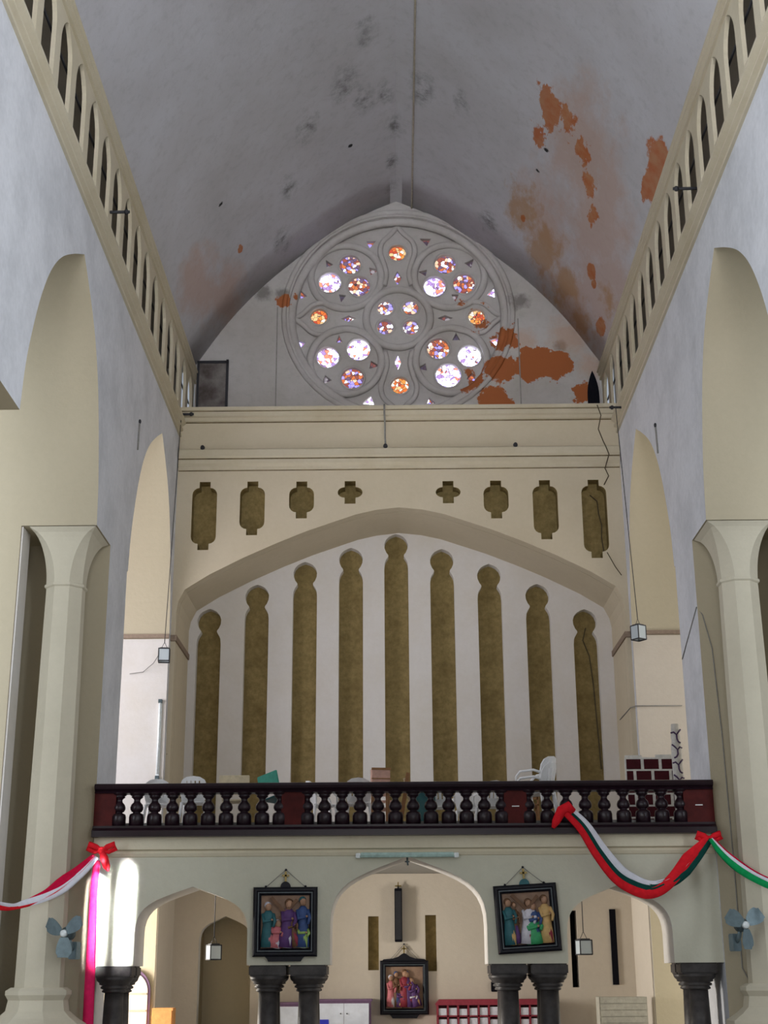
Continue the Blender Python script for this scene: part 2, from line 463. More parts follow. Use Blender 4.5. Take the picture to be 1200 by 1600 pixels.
# ------------------------------------------------------------------ nave side walls
def nave_wall(sgn, name):
    mp = lambda u, v, d: (sgn * (W + d), u, v)
    # lower wall with three tall arch openings; below z=8.97 the openings step back to make room for the attached columns
    o = [(6, 0)]
    def opening(a, b, a_low, b_low, sh=0.0):
        mid = (a + b) / 2 + sh; L = [(-1, 0), (-.965, .18), (-.90, .33), (-.80, .50), (-.66, .66), (-.48, .79), (-.25, .90), (0, 1)]
        L = [(p.x, p.y) for p in catmull([(u, v, 0) for u, v in L], 5)]
        P = [(mid + u * (mid - a), 8.97 + v * 4.02) for u, v in L] + [(mid - u * (b - mid), 8.97 + v * 4.02) for u, v in reversed(L[:-1])]
        return [(a_low, 0), (a_low, 8.97)] + ([] if a_low == a else [(a, 8.97)]) + P[1:-1] + ([] if b_low == b else [(b, 8.97)]) + [(b_low, 8.97), (b_low, 0)]
    o += opening(9.7, 14.8, 9.7, 14.8)
    o += opening(17.66, 22.8, 16.5, 24.0, .42)
    o += opening(25.7, 30.8, 25.62, 30.8, .45)
    o += [(33, 0), (33, 14.0), (6, 14.0)]
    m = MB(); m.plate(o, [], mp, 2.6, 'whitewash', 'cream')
    # solid filling at the outer side of the column recess
    x0, x1 = sorted((sgn * 6.9, sgn * (W + 2.6)))
    m.box(x0, x1, 23.3, 24.0, 0, 8.97, 'cream')
    x0, x1 = sorted((sgn * 6.50, sgn * (W + 2.6)))
    m.box(x0, x1, 22.8, 23.3, 0, 8.97, 'cream'); m.box(*sorted((sgn * 6.47, sgn * 6.50)), 22.83, 23.3, 0, 8.96, 'rib_white')  # pale facing: lit inner side of the recess put into colour
    m.box(x0, x1, 16.5, 17.66, 0, 8.97, 'cream')
    w = struct(m, name)
    # triforium arcade
    holes = []
    y = 32.35
    while y > 12:
        holes.append([(y - .37, 14.25)] + pointed(y - .37, y + .37, 15.42, 16.0, 6) + [(y + .37, 14.25)])
        y -= 1.055
    m = MB(); m.plate([(6, 14.0), (33, 14.0), (33, 16.62), (6, 16.62)], holes, mp, .07, 'trim_cream', 'trim_cream', None, 'trim_cream')
    struct(m, 'triforium_arcade', w)
    a, b = sorted((sgn * (W + 1.25), sgn * (W + 1.5)))
    c, d = sorted((sgn * W, sgn * (W + 1.5)))
    c2, d2 = sorted((sgn * (W + .05), sgn * (W + 1.5)))
    m = MB(); m.box(a, b, 6, 33.6, 14, 17, 'grey_plaster'); m.box(c2, d2, 6, 33.6, 16.62, 17.0, 'grey_plaster')
    m.box(*sorted((sgn * (W + .42), sgn * (W + 1.3))), 33.3, 33.6, 14, 17, 'grey_plaster'); m.box(*sorted((sgn*(W+.43), sgn*(W+1.3))), 6, 33, 14, 14.3, 'grey_plaster')
    struct(m, 'triforium_passage', w)
    m = MB(); m.tube([(sgn * (W + .13), 6, 15.50), (sgn * (W + .13), 33, 15.50)], .022, 'iron', 6)  # thin bar gives the dark line across the openings
    o_ = m.build('dark_bar'); tag(o_, 'thin dark bar running behind the %s row of small gallery openings' % ('left' if sgn < 0 else 'right'), 'rail')
    # mouldings
    def mould(prof, nm):
        m = MB(); m.extrude(prof, [lambda u, v, yy=yy: (sgn * (W - u), yy, v) for yy in (6, 33)], 'trim_cream')
        struct(m, nm)
    mould([(0, 13.80), (.05, 13.80), (.05, 13.86), (.02, 13.88), (.02, 13.93), (.09, 13.96), (.09, 14.00), (.05, 14.02), (.05, 14.06), (.145, 14.12), (.145, 14.18), (.12, 14.19), (0, 14.19)], 'trim_%d' % (1 if sgn < 0 else 2))
    mould([(0, 16.04), (.05, 16.04), (.05, 16.08), (.02, 16.10), (.02, 16.15), (.08, 16.17), (.08, 16.21), (.04, 16.22), (.11, 16.25), (.11, 16.29), (0, 16.3)], 'trim_%d' % (3 if sgn < 0 else 4))
    # aisle end wall seen through the last arch
    x0, x1 = sorted((sgn * (W + .001), sgn * 11.5))
    m = MB(); m.box(x0, x1, 31.0, 31.5, 0, 14, 'pink_plaster'); m.box(*sorted((sgn * (W - .03), sgn * W)), 30.82, 33, 0, 3.84, 'pink_plaster')
    m.box(*sorted((sgn * (W + .001), sgn * 11.5)), 25.63, 31.0, 3.84, 4.0, 'floor_stone')
    m.box(*sorted((sgn * (W + .001), sgn * (W + 2.6))), 30.78, 30.8, 4.0, 8.84, 'rib_white' if sgn < 0 else 'pink_plaster')
    aw = struct(m, 'wall_aisle_%s' % ('left' if sgn < 0 else 'right'))
    a, b = sorted((sgn * (W - .14), sgn * 11.5))
    m = MB(); m.box(*sorted((sgn * W, sgn * (W + 2.6))), 30.75, 30.8, 8.86, 8.95, 'string_brown'); m.box(*sorted((sgn * (W - .14), sgn * (W - .005))), 30.93, 31.0, 8.84, 8.97, 'string_brown'); m.box(*sorted((sgn * (W - .14), sgn * (W - .005))), 31.0, 33, 8.84, 8.97, 'string_brown')
    struct(m, 'trim_%d' % (5 if sgn < 0 else 6))
nave_wall(-1, 'wall_left'); nave_wall(1, 'wall_right')

# ------------------------------------------------------------------ attached octagonal columns in the piers
def pier_column(sgn):
    side = 'left' if sgn < 0 else 'right'
    cx = sgn * 5.80; cy = 23.38
    t = thing('pier_column', 'pale octagonal column with flared capital in the recess of the %s pier' % side, 'column', (cx, cy, 0), group='attached octagonal pier columns')
    m = MB(); m.lathe([(.385, 1.45), (.335, 8.0)], 'column_grey', n=8, rot=PI / 8, smooth=False); m.build('shaft', t)
    # capital: octagon sweeping out to the square soffit of the pier
    m = MB(); rings = []
    for i in range(13):
        f = i / 12; g = 1 - math.sqrt(max(0, 1 - (f * .985) ** 2)); g = g / (1 - math.sqrt(1 - .985 ** 2))
        ring = []
        for k in range(8):
            a = 2 * PI * k / 8 + PI / 8
            ox, oy = .338 * math.cos(a), .372 * math.sin(a)
            qx, qy = math.copysign(.57, math.cos(a)), math.copysign(.56, math.sin(a))
            if i == 12: qx *= .999 if k % 2 else 1.0
            ring.append(m.bm.verts.new((ox * (1 - g) + qx * g, oy * (1 - g) + qy * g, 8.02 + .94 * f)))
        rings.append(ring)
    for A, B in zip(rings, rings[1:]):
        for k in range(8): m.face([A[k], A[(k + 1) % 8], B[(k + 1) % 8], B[k]], 'column_grey')
    m.face(rings[-1], 'column_grey'); m.face(list(reversed(rings[0])), 'column_grey')
    m.build('capital', t)
    m = MB(); m.lathe([(.34, 7.97), (.368, 7.99), (.368, 8.03), (.34, 8.05)], 'column_grey', n=8, rot=PI / 8, smooth=False); m.build('astragal', t)
    m = MB(); m.lathe([(.78, 0), (.78, .92), (.62, 1.02), (.50, 1.12), (.47, 1.28), (.52, 1.36), (.52, 1.42), (.44, 1.47)], 'column_grey', n=8, rot=PI / 8, smooth=False); m.build('base', t)
    return t
pier_column(-1); pier_column(1)

# ------------------------------------------------------------------ west end: screen front with spandrel arch and eight blind niches
def niche(cx, ztop, zbot, w=.58):
    h = w / 2; tw = w * .22; th = .15; r = .17
    r = min(r, (ztop - zbot - 2 * th) * .48)
    zt, zb = ztop - th, zbot + th
    P = [(cx - tw, zbot), (cx - tw, zb)]
    P += [(cx - h + (h - tw) * (1 - math.sin(a)) , zb + r * (1 - math.cos(a))) for a in (PI / 2 * .15, PI / 4, PI / 2 * .8)]
    def corner(sx, sz):
        out = []
        for a in (0, .25, .5, .75, 1):
            t = a * PI / 2
            out.append((cx + sx * (tw + (h - tw) * math.sin(t)), (zt if sz > 0 else zb) - sz * r * (1 - math.cos(t))))
        return out
    P = [(cx - tw, zbot), (cx + tw, zbot)] + corner(1, -1) + list(reversed(corner(1, 1))) + [(cx + tw, ztop), (cx - tw, ztop)] + corner(-1, 1) + list(reversed(corner(-1, -1)))
    # drop duplicates
    out = []
    for p in P:
        if not out or (abs(p[0] - out[-1][0]) + abs(p[1] - out[-1][1])) > 1e-4: out.append(p)
    return out
N8 = [(-4.55, 12.66, 10.99), (-3.43, 12.66, 11.34), (-2.28, 12.65, 11.74), (-1.145, 12.65, 12.09), (1.15, 12.63, 12.08), (2.265, 12.63, 11.70), (3.41, 12.63, 11.18), (4.55, 12.63, 10.72)]
arc = [(-5.1, 9.55), (-5.06, 9.78), (-4.93, 10.05), (-4.38, 10.40), (-3.6, 10.80), (-2.85, 11.14), (-2.12, 11.44), (-1.03, 11.82), (-.55, 11.93), (0, 11.99)]
arc = arc + [(-x, z) for x, z in reversed(arc[:-1])]
outl = [(-W, 4.0), (-5.1, 4.0)] + arc + [(5.1, 4.0), (W, 4.0), (W, 14.2), (-W, 14.2)]
mpW = lambda y0: (lambda u, v, d: (u, y0 + d, v))
m = MB(); m.plate(outl, [niche(*n) for n in N8], mpW(31.0), .32, 'screen_cream', 'coral', None, 'screen_cream'); scr = struct(m, 'wall_screen')
m = MB(); m.plate(outl, [], mpW(31.34), 1.66, 'screen_cream', 'screen_cream'); struct(m, 'wall_core', scr)
# front rim of the arch soffit in cream
for n in N8:
    m = MB(); P = niche(n[0], n[1] + .02, n[2] - .02, .62)
    m.plate(P, [], mpW(31.321), .018, 'coral'); struct(m, 'niche_panel', scr)
# solid wall ends carrying the screen
for s_ in (-1, 1):
    pass
# cornice across the west end
def across(prof, y, nm, mat='trim_cream'):
    m = MB(); m.extrude(prof, [lambda u, v, xx=xx: (xx, y - u, v) for xx in (-W + .02, W - .02)], mat); struct(m, nm)
across([(0, 12.93), (.05, 12.95), (.05, 13.02), (.12, 13.08), (.12, 13.18), (.18, 13.24), (.18, 13.40), (.14, 13.44), (0, 13.47)], 31, 'trim_7')
across([(0, 14.16), (.06, 14.18), (.06, 14.26), (.11, 14.28), (.11, 14.40), (.16, 14.42), (.16, 14.5), (-2.0, 14.5), (-2.0, 14.2), (0, 14.2)], 31, 'trim_8')

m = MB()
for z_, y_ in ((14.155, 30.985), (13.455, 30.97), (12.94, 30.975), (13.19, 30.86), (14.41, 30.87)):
    m.box(-W + .02, W - .02, y_, 31.0, z_ - .014, z_ + .012, 'dark_line')  # thin dark brown strips along the cornice edges
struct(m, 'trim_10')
# lower west wall, Y = 33: nine tall blind slots, low slits, arched recess
SL = [(-4.615, 10.10), (-3.47, 10.70), (-2.305, 11.27), (-1.187, 11.62), (-.08, 11.97), (1.038, 11.57), (2.184, 11.18), (3.342, 10.66), (4.46, 10.02)]
def tall_slot(cx, zt, zb=4.0, w=.585):
    h = w / 2
    head = []      # pointed onion head, neck, rounded shoulders
    for (x, z) in [(0, 0), (.09, -.03), (.18, -.08), (.25, -.16), (.288, -.27), (.28, -.38), (.24, -.48), (.195, -.54), (.19, -.57), (.21, -.61), (.25, -.67), (.28, -.75), (.292, -.87)]:
        head.append((x * h / .2925, z))
    R_ = [(cx + x, zt + z) for x, z in head]
    L_ = [(cx - x, zt + z) for x, z in head[1:]]
    return [(cx + h, zb)] + list(reversed(R_)) + L_ + [(cx - h, zb)]
low = [(-.667, 2.90, 1.74, .24, 'coral'), (.628, 2.92, 1.71, .25, 'coral'), (3.845, 3.0, 1.35, .15, 'black_box')]
holes = [tall_slot(*s_) for s_ in SL]
holes += [[(cx - w / 2, zb), (cx + w / 2, zb), (cx + w / 2, zt), (cx - w / 2, zt)] for cx, zt, zb, w, k in low]
holes.append([(-4.60, .02)] + tudor(-4.60, -3.42, 2.35, 2.92, 8) + [(-3.42, .02)])
m = MB(); m.plate([(-W, 0), (W, 0), (W, 14.4), (-W, 14.4)], holes, mpW(33.0), .30, 'rib_white', 'rib_white'); ww = struct(m, 'wall_west')
m = MB(); m.plate([(-W + .03, 0), (W - .03, 0), (W - .03, 3.83), (-W + .03, 3.83)], [h for h in holes[9:]], mpW(32.97), .03, 'pink_plaster'); struct(m, 'undercroft_facing', ww)
for cx, zt in SL:
    m = MB(); m.plate(tall_slot(cx, zt + .02, 3.98, .62), [], mpW(33.24), .09, 'coral'); struct(m, 'slot_panel', ww)
for cx, zt, zb, w, k in low:
    m = MB(); d0 = 33.10 if k == 'coral' else 33.301
    m.box(cx - w / 2 - .03, cx + w / 2 + .03, d0, d0 + .1, zb - .03, zt + .03, k)
    struct(m, 'slit_back', ww)
m = MB(); m.box(-4.7, -3.3, 34.0, 34.1, 0, 3.1, 'cream'); m.box(-4.8, -4.62, 33.3, 34.1, 0, 3.1, 'cream'); m.box(-3.4, -3.2, 33.3, 34.1, 0, 3.1, 'cream'); m.box(-4.8, -3.2, 33.3, 34.1, 2.95, 3.1, 'cream')
struct(m, 'recess_back', ww)

# ------------------------------------------------------------------ upper west wall with rose window
RC = (.03, 17.99); RR = 2.86
pO = [(-5.2, 14.4)] + [(x * .9999, z) for x, z in VP] + [(5.2, 14.4)]
m = MB(); m.plate(pO, [circ(*RC, RR, 96)], mpW(33.0), .6, 'rose_wall_plaster', 'rose_wall_plaster'); struct(m, 'wall_rose')
kx, kz = .00611, .00662
def rp(cx, cy): return (RC[0] + (cx - 598) * kx, RC[1] - (cy - 482) * kz)
roundels = []
for c, r, k in [((390, 238), .28, 'stained_mixed'), ((303, 318), .29, 'stained_bright'), ((430, 335), .29, 'stained_mixed'),
                ((805, 240), .28, 'stained_mixed'), ((757, 340), .29, 'stained_bright'), ((885, 328), .29, 'stained_mixed'),
                ((297, 645), .29, 'stained_bright'), ((428, 613), .30, 'stained_bright'), ((402, 735), .29, 'stained_mixed'),
                ((767, 612), .29, 'stained_mixed'), ((900, 645), .30, 'stained_bright'), ((808, 727), .33, 'stained_bright'),
                ((543, 432), .21, 'stained_mixed'), ((652, 432), .21, 'stained_mixed'), ((543, 516), .21, 'stained_mixed'), ((652, 518), .21, 'stained_mixed'),
                ((597, 187), .23, 'stained_orange'), ((935, 475), .22, 'stained_orange'), ((258, 468), .22, 'stained_orange'), ((603, 768), .23, 'stained_orange')]:
    roundels.append((*rp(*c), r, k))
tri = [(478, 145, .13, 25, 'm'), (725, 137, .15, 155, 'd'), (187, 375, .12, 110, 'm'), (1003, 375, .15, 70, 'b'), (183, 585, .13, 250, 'b'), (1010, 580, .15, 290, 'b'), (475, 833, .17, 200, 'b'), (727, 836, .12, -20, 'm'),
       (298, 238, .12, 120, 'd'), (488, 268, .14, 10, 'd'), (357, 382, .12, 260, 'd'), (713, 278, .12, 170, 'd'), (910, 240, .14, 50, 'd'), (845, 385, .12, 270, 'd'),
       (345, 573, .11, 90, 'm'), (488, 680, .14, -10, 'd'), (293, 740, .14, 230, 'd'), (845, 568, .12, 90, 'd'), (705, 692, .13, 190, 'd'), (905, 737, .14, -40, 'm')]
loz = [(597, 300, .11, .2, 'm'), (595, 668, .09, .22, 'b'), (385, 478, .2, .09, 'm'), (800, 480, .2, .09, 'd')]
holes = [circ(x, z, r, 24) for x, z, r, k in roundels]
smalls = []
for cx, cy, s_, a, k in tri:
    x, z = rp(cx, cy)
    P = [(x + s_ * (1.35 if i == 0 else .95) * math.cos(math.radians(a + 120 * i)), z + s_ * (1.35 if i == 0 else .95) * math.sin(math.radians(a + 120 * i))) for i in range(3)]
    if all(math.hypot(p[0] - RC[0], p[1] - RC[1]) < RR - .06 for p in P):
        holes.append(P); smalls.append((P, k))
for cx, cy, a, b, k in loz:
    x, z = rp(cx, cy)
    P = [(x - a, z), (x, z - b), (x + a, z), (x, z + b)]; holes.append(P); smalls.append((P, k))
win = thing('window_1', '', '', (0, 0, 0))
del win['label'], win['category']; win['kind'] = 'structure'
m = MB(); m.plate(circ(*RC, RR + .03, 96), holes, mpW(33.34), .16, 'rose_wall_plaster'); m.build('tracery_panel', win)
m = MB()
def ring(c, r, rad, y=33.30): m.tube([(c[0] + r * math.cos(2 * PI * k / 48), y, c[1] + r * math.sin(2 * PI * k / 48)) for k in range(48)], rad, 'rose_wall_plaster', 8, True)
ring(RC, .84, .10); ring(RC, RR - .06, .12, 33.2)
for sx in (-1, 1):
    for sz in (-1, 1):
        ring((RC[0] + sx * 1.37, RC[1] + sz * 1.22), .93, .095)
for a in (0, 90, 180, 270):       # pear shaped petals
    ca, sa = math.cos(math.radians(a)), math.sin(math.radians(a))
    pr = [(2.72, 0), (2.5, .16), (2.25, .40), (1.95, .46), (1.65, .38), (1.3, .30), (.95, .36)]
    for sg in (1, -1):
        pp = catmull([(RC[0] + u * ca - v * sg * sa, 33.29, RC[1] + u * sa + v * sg * ca) for u, v in pr], 4)
        m.tube(pp, .07, 'rose_wall_plaster', 8)
for x, z, r, k in roundels: m.tube([(x + (r + .03) * math.cos(2 * PI * q / 24), 33.35, z + (r + .03) * math.sin(2 * PI * q / 24)) for q in range(24)], .035, 'rose_wall_plaster', 6, True)
m.build('tracery_moulding', win)
m = MB(); ring(RC, RR + .12, .07, 33.0); m.build('hood_mould', win)
for x, z, r, k in roundels:
    m = MB(); m.plate(circ(x, z, r + .01, 24), [], mpW(33.45), .02, k); m.build('roundel_glass', win)
for P, k in smalls:
    m = MB(); m.plate(P, [], mpW(33.46), .02, {'m': 'stained_mixed', 'd': 'stained_dim', 'b': 'stained_bright'}[k]); m.build('cusp_glass', win)
# vertical joints scratched into the end wall either side of the rose
m = MB(); m.box(-3.13, -3.10, 32.985, 33, 14.5, 18.2, 'cable_grey'); m.build('wire_conduit')
tag(bpy.data.objects['wire_conduit'], 'thin vertical conduit on the upper wall left of the rose window', 'conduit')
m = MB(); m.box(3.12, 3.15, 32.985, 33, 14.5, 17.8, 'cable_grey'); tag(m.build('wire_conduit'), 'thin vertical conduit over the bare orange plaster right of the rose window', 'conduit')

# dark framed board on the ledge, upper left; small arched doorway upper right
t = thing('leaning_board', 'sooty board in thin dark frame on the ledge left of the rose window', 'board', (-4.72, 32.8, 14.5))
m = MB(); m.box(-.34, .34, 0, .03, .05, 2.02, 'sooty_board'); m.build('panel', t)
m = MB(); m.box(-.40, -.34, -.02, .05, 0, 2.06, 'iron'); m.box(.34, .40, -.02, .05, 0, 2.12, 'iron'); m.box(-.40, .40, -.02, .05, 2.02, 2.09, 'iron'); m.box(-.34, .34, -.02, .05, 0, .05, 'iron'); m.build('frame', t)
m = MB(); m.plate([(4.83, 14.5)] + pointed(4.83, 5.13, 15.6, 16.3, 6) + [(5.13, 14.5)], [], mpW(32.97), .03, 'black_box'); o = m.build('door_1'); o['kind'] = 'structure'

# black wall studs, centre conduit, crack
for x, l in ((-4.62, 'left end'), (-.31, 'middle, at the foot of the conduit'), (2.75, 'right half')):
    m = MB(); m.ell((0, 0, 0), (.055, .09, .06), 'iron', 8, 6); o = m.build('wall_stud'); o.location = (x, 30.84, 13.46)
    tag(o, 'small black stud on the moulding below the ledge, %s' % l, 'stud', 'black studs on the ledge moulding')
m = MB(); m.tube([(-.33, 30.82, 14.52), (-.33, 30.82, 14.3), (-.32, 30.97, 14.1), (-.32, 30.97, 13.75), (-.31, 30.8, 13.5)], .022, 'cable_grey', 6)
tag(m.build('cable'), 'short dark cable down the middle of the cream ledge band', 'cable')
crk = [(4.72, 30.82, 14.45), (4.80, 30.85, 14.2), (4.74, 30.98, 13.9), (4.83, 30.98, 13.62), (4.86, 30.8, 13.4), (4.93, 30.82, 13.2), (4.84, 30.96, 12.9), (4.92, 30.985, 12.72), (4.8, 30.99, 12.5)]
m = MB(); m.tube(crk, .013, 'paint_crack', 5)
m.tube([(4.5, 31.3, 12.35), (4.66, 31.3, 12.2), (4.68, 31.3, 11.9), (4.74, 31.3, 11.6), (4.72, 31.3, 11.3), (4.75, 31.3, 11.0), (4.72, 31.3, 10.8)], .014, 'paint_crack', 5)
m.tube([(4.78, 30.99, 10.85), (4.95, 30.99, 10.5), (5.08, 30.99, 10.3)], .010, 'paint_crack', 5)
struct(m, 'wall_crack', scr)
m = MB(); m.tube([(4.50, 33.22, 9.6), (4.42, 33.22, 9.3), (4.56, 33.22, 8.9), (4.62, 33.22, 8.2), (4.66, 33.22, 7.2), (4.70, 33.22, 6.2)], .014, 'paint_crack', 5); struct(m, 'wall_crack', ww)

# ------------------------------------------------------------------ gallery floor and arcaded screen below
m = MB(); m.box(-W, W, 24.06, 33, 3.84, 4.0, 'floor_stone'); m.box(-W, W, 24.4, 33, 4.0, 4.12, 'floor_stone'); struct(m, 'floor_gallery')
A1 = tudor(-4.45, -2.59, 2.30, 3.04); A2 = tudor(-1.23, 1.36, 2.40, 3.51); A3 = tudor(2.67, 4.40, 2.25, 3.02)
ol = [(-W, 1.79), (-4.45, 1.79)] + A1 + [(-2.59, 1.79), (-1.23, 1.79)] + A2 + [(1.36, 1.79), (2.67, 1.79)] + A3 + [(4.40, 1.79), (W, 1.79), (W, 3.84), (-W, 3.84)]
m = MB(); m.plate(ol, [], mpW(24.06), .95, 'gallery_plaster', 'rib_white'); struct(m, 'wall_gallery')
across([(0, 3.52), (.02, 3.53), (.05, 3.58), (.05, 3.62), (.12, 3.64), (.12, 3.835), (0, 3.835)], 24.06, 'trim_9', 'ledge_cream')
m = MB()
# side returns below the gallery
# (the aisles stay open to the daylight)
m.bm.free()

def short_column_parts(t):
    m = MB(); m.lathe([(.165, .22), (.175, .6), (.155, 1.38)], 'dark_stone', n=20); m.build('shaft', t)
    m = MB(); m.lathe([(.155, 1.37), (.20, 1.385), (.20, 1.41), (.18, 1.425), (.225, 1.44), (.225, 1.47), (.195, 1.485), (.25, 1.50), (.25, 1.525), (.29, 1.56), (.31, 1.62)], 'dark_stone', n=20); m.build('capital', t)
    m = MB(); m.box(-.305, .305, -.21, .21, 1.62, 1.79, 'dark_stone', .02); m.build('abacus', t)
    m = MB(); m.box(-.28, .28, -.21, .21, 0, .1, 'dark_stone'); m.lathe([(.25, .1), (.26, .14), (.22, .18), (.19, .22)], 'dark_stone', n=20); m.build('base', t)
first = None
for x, who in ((-4.78, 'at the left end, beside the hanging red cloth'), (-2.25, 'left one of the pair under the left picture'), (-1.59, 'right one of the pair under the left picture'),
               (1.70, 'left one of the pair under the right picture'), (2.36, 'right one of the pair under the right picture'), (4.80, 'at the right end, under the knotted bow')):
    for y, d in ((24.29, 'front'), (24.78, 'rear')):
        lab = 'short dark stone column with square cap, %s row, %s' % (d, who)
        if first is None:
            first = thing('short_column', lab, 'column', (x, y, 0), group='short dark columns under the gallery'); short_column_parts(first)
        else: copy_thing(first, lab, (x, y, 0), (0, 0, 0))

# ------------------------------------------------------------------ balustrade
bal = thing('balustrade', 'dark varnished wooden gallery balustrade with turned balusters and red-brown panels', 'balustrade', (0, 23.98, 3.835))
Z0 = 3.835
m = MB()
hr = [(-.13, 4.56), (-.10, 4.60), (-.15, 4.63), (-.17, 4.67), (-.15, 4.71), (-.08, 4.725), (.08, 4.725), (.15, 4.71), (.17, 4.67), (.15, 4.63), (.10, 4.60), (.13, 4.56)]
m.extrude(hr, [lambda u, v, xx=xx: (xx, u, v - Z0) for xx in (-W + .005, W - .005)], 'rail_wood'); m.build('handrail', bal)
m = MB()
br = [(-.20, 0), (-.20, .10), (-.17, .115), (-.13, .15), (-.13, .185), (.13, .185), (.13, 0)]
m.extrude(br, [lambda u, v, xx=xx: (xx, u, v) for xx in (-W + .005, W - .005)], 'rail_wood'); m.build('base_rail', bal)
for a, b in ((-W + .005, -4.84), (-2.05, -1.66), (1.69, 2.07), (4.70, W - .005)):
    m = MB(); m.box(a, b, -.09, .09, .185, 4.57 - Z0, 'panel_wood'); pn = m.build('post_panel', bal)
    if a > 1:
        m = MB(); m.box((a + b) / 2 - .06, (a + b) / 2 + .06, -.105, -.09, .46, .475, 'white_plastic'); m.build('plate_mark', pn)
bprof = [(.085, .185), (.11, .19), (.112, .34), (.10, .385), (.06, .405), (.055, .42), (.078, .43), (.096, .465), (.098, .50), (.085, .545), (.055, .58), (.046, .61), (.052, .635), (.085, .665), (.09, .675), (.075, .682), (.10, .70), (.115, .725), (.118, .737)]
bprof = [(r * 1.13, z) for r, z in bprof]
m = MB(); m.lathe(bprof, 'rail_wood', n=16); b0 = m.build('baluster', bal)
xs = []
def pxx(px): return -.104 + (px - 611.3) * (10.414 / 960) - 0.0 + 0.104
for a, b, n in ((-4.80, -2.08, 9), (-1.63, 1.66, 11), (2.10, 4.66, 8)):
    for i in range(n + 1): xs.append(a + (b - a) * i / n)
for i, x in enumerate(xs):
    if i == 0: b0.location = (x, 0, 0)
    else:
        c = b0.copy(); COL.objects.link(c); c.parent = bal; c.location = (x, 0, 0)

# ------------------------------------------------------------------ chairs and oddments on the gallery
def plastic_chair(mat):
    t = thing('plastic_chair', '', 'chair', (0, 0, 0))
    m = MB(); m.box(-.22, .22, -.21, .22, .42, .45, mat, .012); m.build('seat', t)
    m = MB()   # curved backrest with three slits
    pr = lambda u, v, d: (u, .20 + .10 * (v - .45) / .43 - .12 * (u / .25) ** 2 * .6 + d, v)
    outl_ = [(-.20, .46), (.20, .46), (.235, .60), (.235, .74), (.20, .82), (.12, .865), (0, .88), (-.12, .865), (-.20, .82), (-.235, .74), (-.235, .60)]
    hs = [[(c - .012, .56), (c + .012, .56), (c + .012, .80), (c - .012, .80)] for c in (-.11, -.037, .037, .11)]
    m.plate(outl_, hs, pr, .022, mat); m.build('backrest', t)
    for s_ in (-1, 1):
        m = MB(); m.tube([(s_ * .235, .20, .62), (s_ * .27, .10, .66), (s_ * .28, -.12, .65), (s_ * .26, -.20, .58), (s_ * .24, -.21, .46)], .02, mat, 8); m.build('armrest', t)
        for y in (-1, 1):
            m = MB(); m.tube([(s_ * .20, y * .19, .43), (s_ * .245, y * .24, 0)], [.03, .024], mat, 8); m.build('leg', t)
    return t
GRP = 'white plastic chairs on the gallery'
ch = plastic_chair('white_plastic'); ch['label'] = 'white plastic chair with slit backrest just left of the gallery picture-side post, second from left'
ch['label'] = 'white plastic chair with rounded slit back near the left wall tube, behind the left balusters'
ch['group'] = GRP; ch.location = (-3.72, 25.35, 4.12); ch.rotation_euler = (0, 0, PI)
for x, y, r, z, lab in [(-4.42, 25.7, PI, 4.0, 'white plastic chair partly hidden at the far left end of the gallery'),
                        (-1.46, 25.9, PI / 2 + .3, 4.0, 'white plastic chair turned sideways right of the second post from the left'),
                        (-.80, 25.7, PI, 3.97, 'white plastic chair left of the orange-pink box on the gallery'),
                        (.66, 26.3, PI - .2, 3.95, 'white plastic chair behind the middle balusters, right of the leaning boards'),
                        (1.22, 27.0, PI, 3.96, 'white plastic chair behind the balusters between two others, centre right'),
                        (1.62, 26.2, PI + .3, 3.94, 'white plastic chair next to the third post of the balustrade, on its left')]:
    copy_thing(ch, lab, (x, y, 4.12), (0, 0, r), GRP)
c2 = copy_thing(ch, 'white plastic chair turned aside, lower of the stacked pair right of the third post', (2.33, 24.85, 4.12), (0, 0, -PI / 2 - .55), GRP)
c3 = copy_thing(ch, 'white plastic chair turned aside, upper of the stacked pair right of the third post', (2.33, 24.85, 4.235), (0, 0, -PI / 2 - .55), GRP)
for c_ in (c2, c3): c_.scale = (1.15, 1.15, 1.15)
def wooden_chair(lab, mat, loc, rz):
    t = thing('wooden_chair', lab, 'chair', loc, (0, 0, rz))
    m = MB(); m.box(-.21, .21, -.21, .21, .43, .46, mat, .008); m.build('seat', t)
    m = MB(); m.box(-.27, .27, .19, .215, .66, .88, mat, .01); m.box(-.19, .19, .19, .21, .54, .59, mat); m.build('backrest', t)
    for sx in (-1, 1):
        m = MB(); m.box(sx * .19 - .02, sx * .19 + .02, .17, .21, 0, .80, mat); m.build('leg', t)
        m = MB(); m.box(sx * .19 - .02, sx * .19 + .02, -.21, -.17, 0, .43, mat); m.build('leg', t)
    return t
wooden_chair('cream wooden chair with broad flat back behind the left balusters', 'cream_wood', (-2.98, 25.2, 4.12), PI)
wooden_chair('brown wooden chair at the gallery just right of the third post', 'brown_wood', (2.28, 26.2, 4.12), PI)
wooden_chair('reddish wooden chair behind the middle balusters, below the orange-pink box', 'pink_wood', (-.30, 26.6, 4.12), PI)
t = thing('green_chair', 'dark green plastic chair left of the second post with tilted glossy back', 'chair', (-2.12, 25.1, 4.12), (0, .25, 2.6))
m = MB(); m.box(-.21, .21, -.21, .21, .43, .46, 'teal_plastic', .01); m.build('seat', t)
m = MB(); m.box(-.22, .22, .19, .22, .52, .88, 'green_plastic', .012); m.build('backrest', t)
for sx in (-1, 1):
    for sy in (-1, 1):
        m = MB(); m.tube([(sx * .19, sy * .19, .44), (sx * .23, sy * .23, .0 + (.055 if sx > 0 else -.055) * 1)], .022, 'teal_plastic', 8); m.build('leg', t)
t.location.z = 4.18
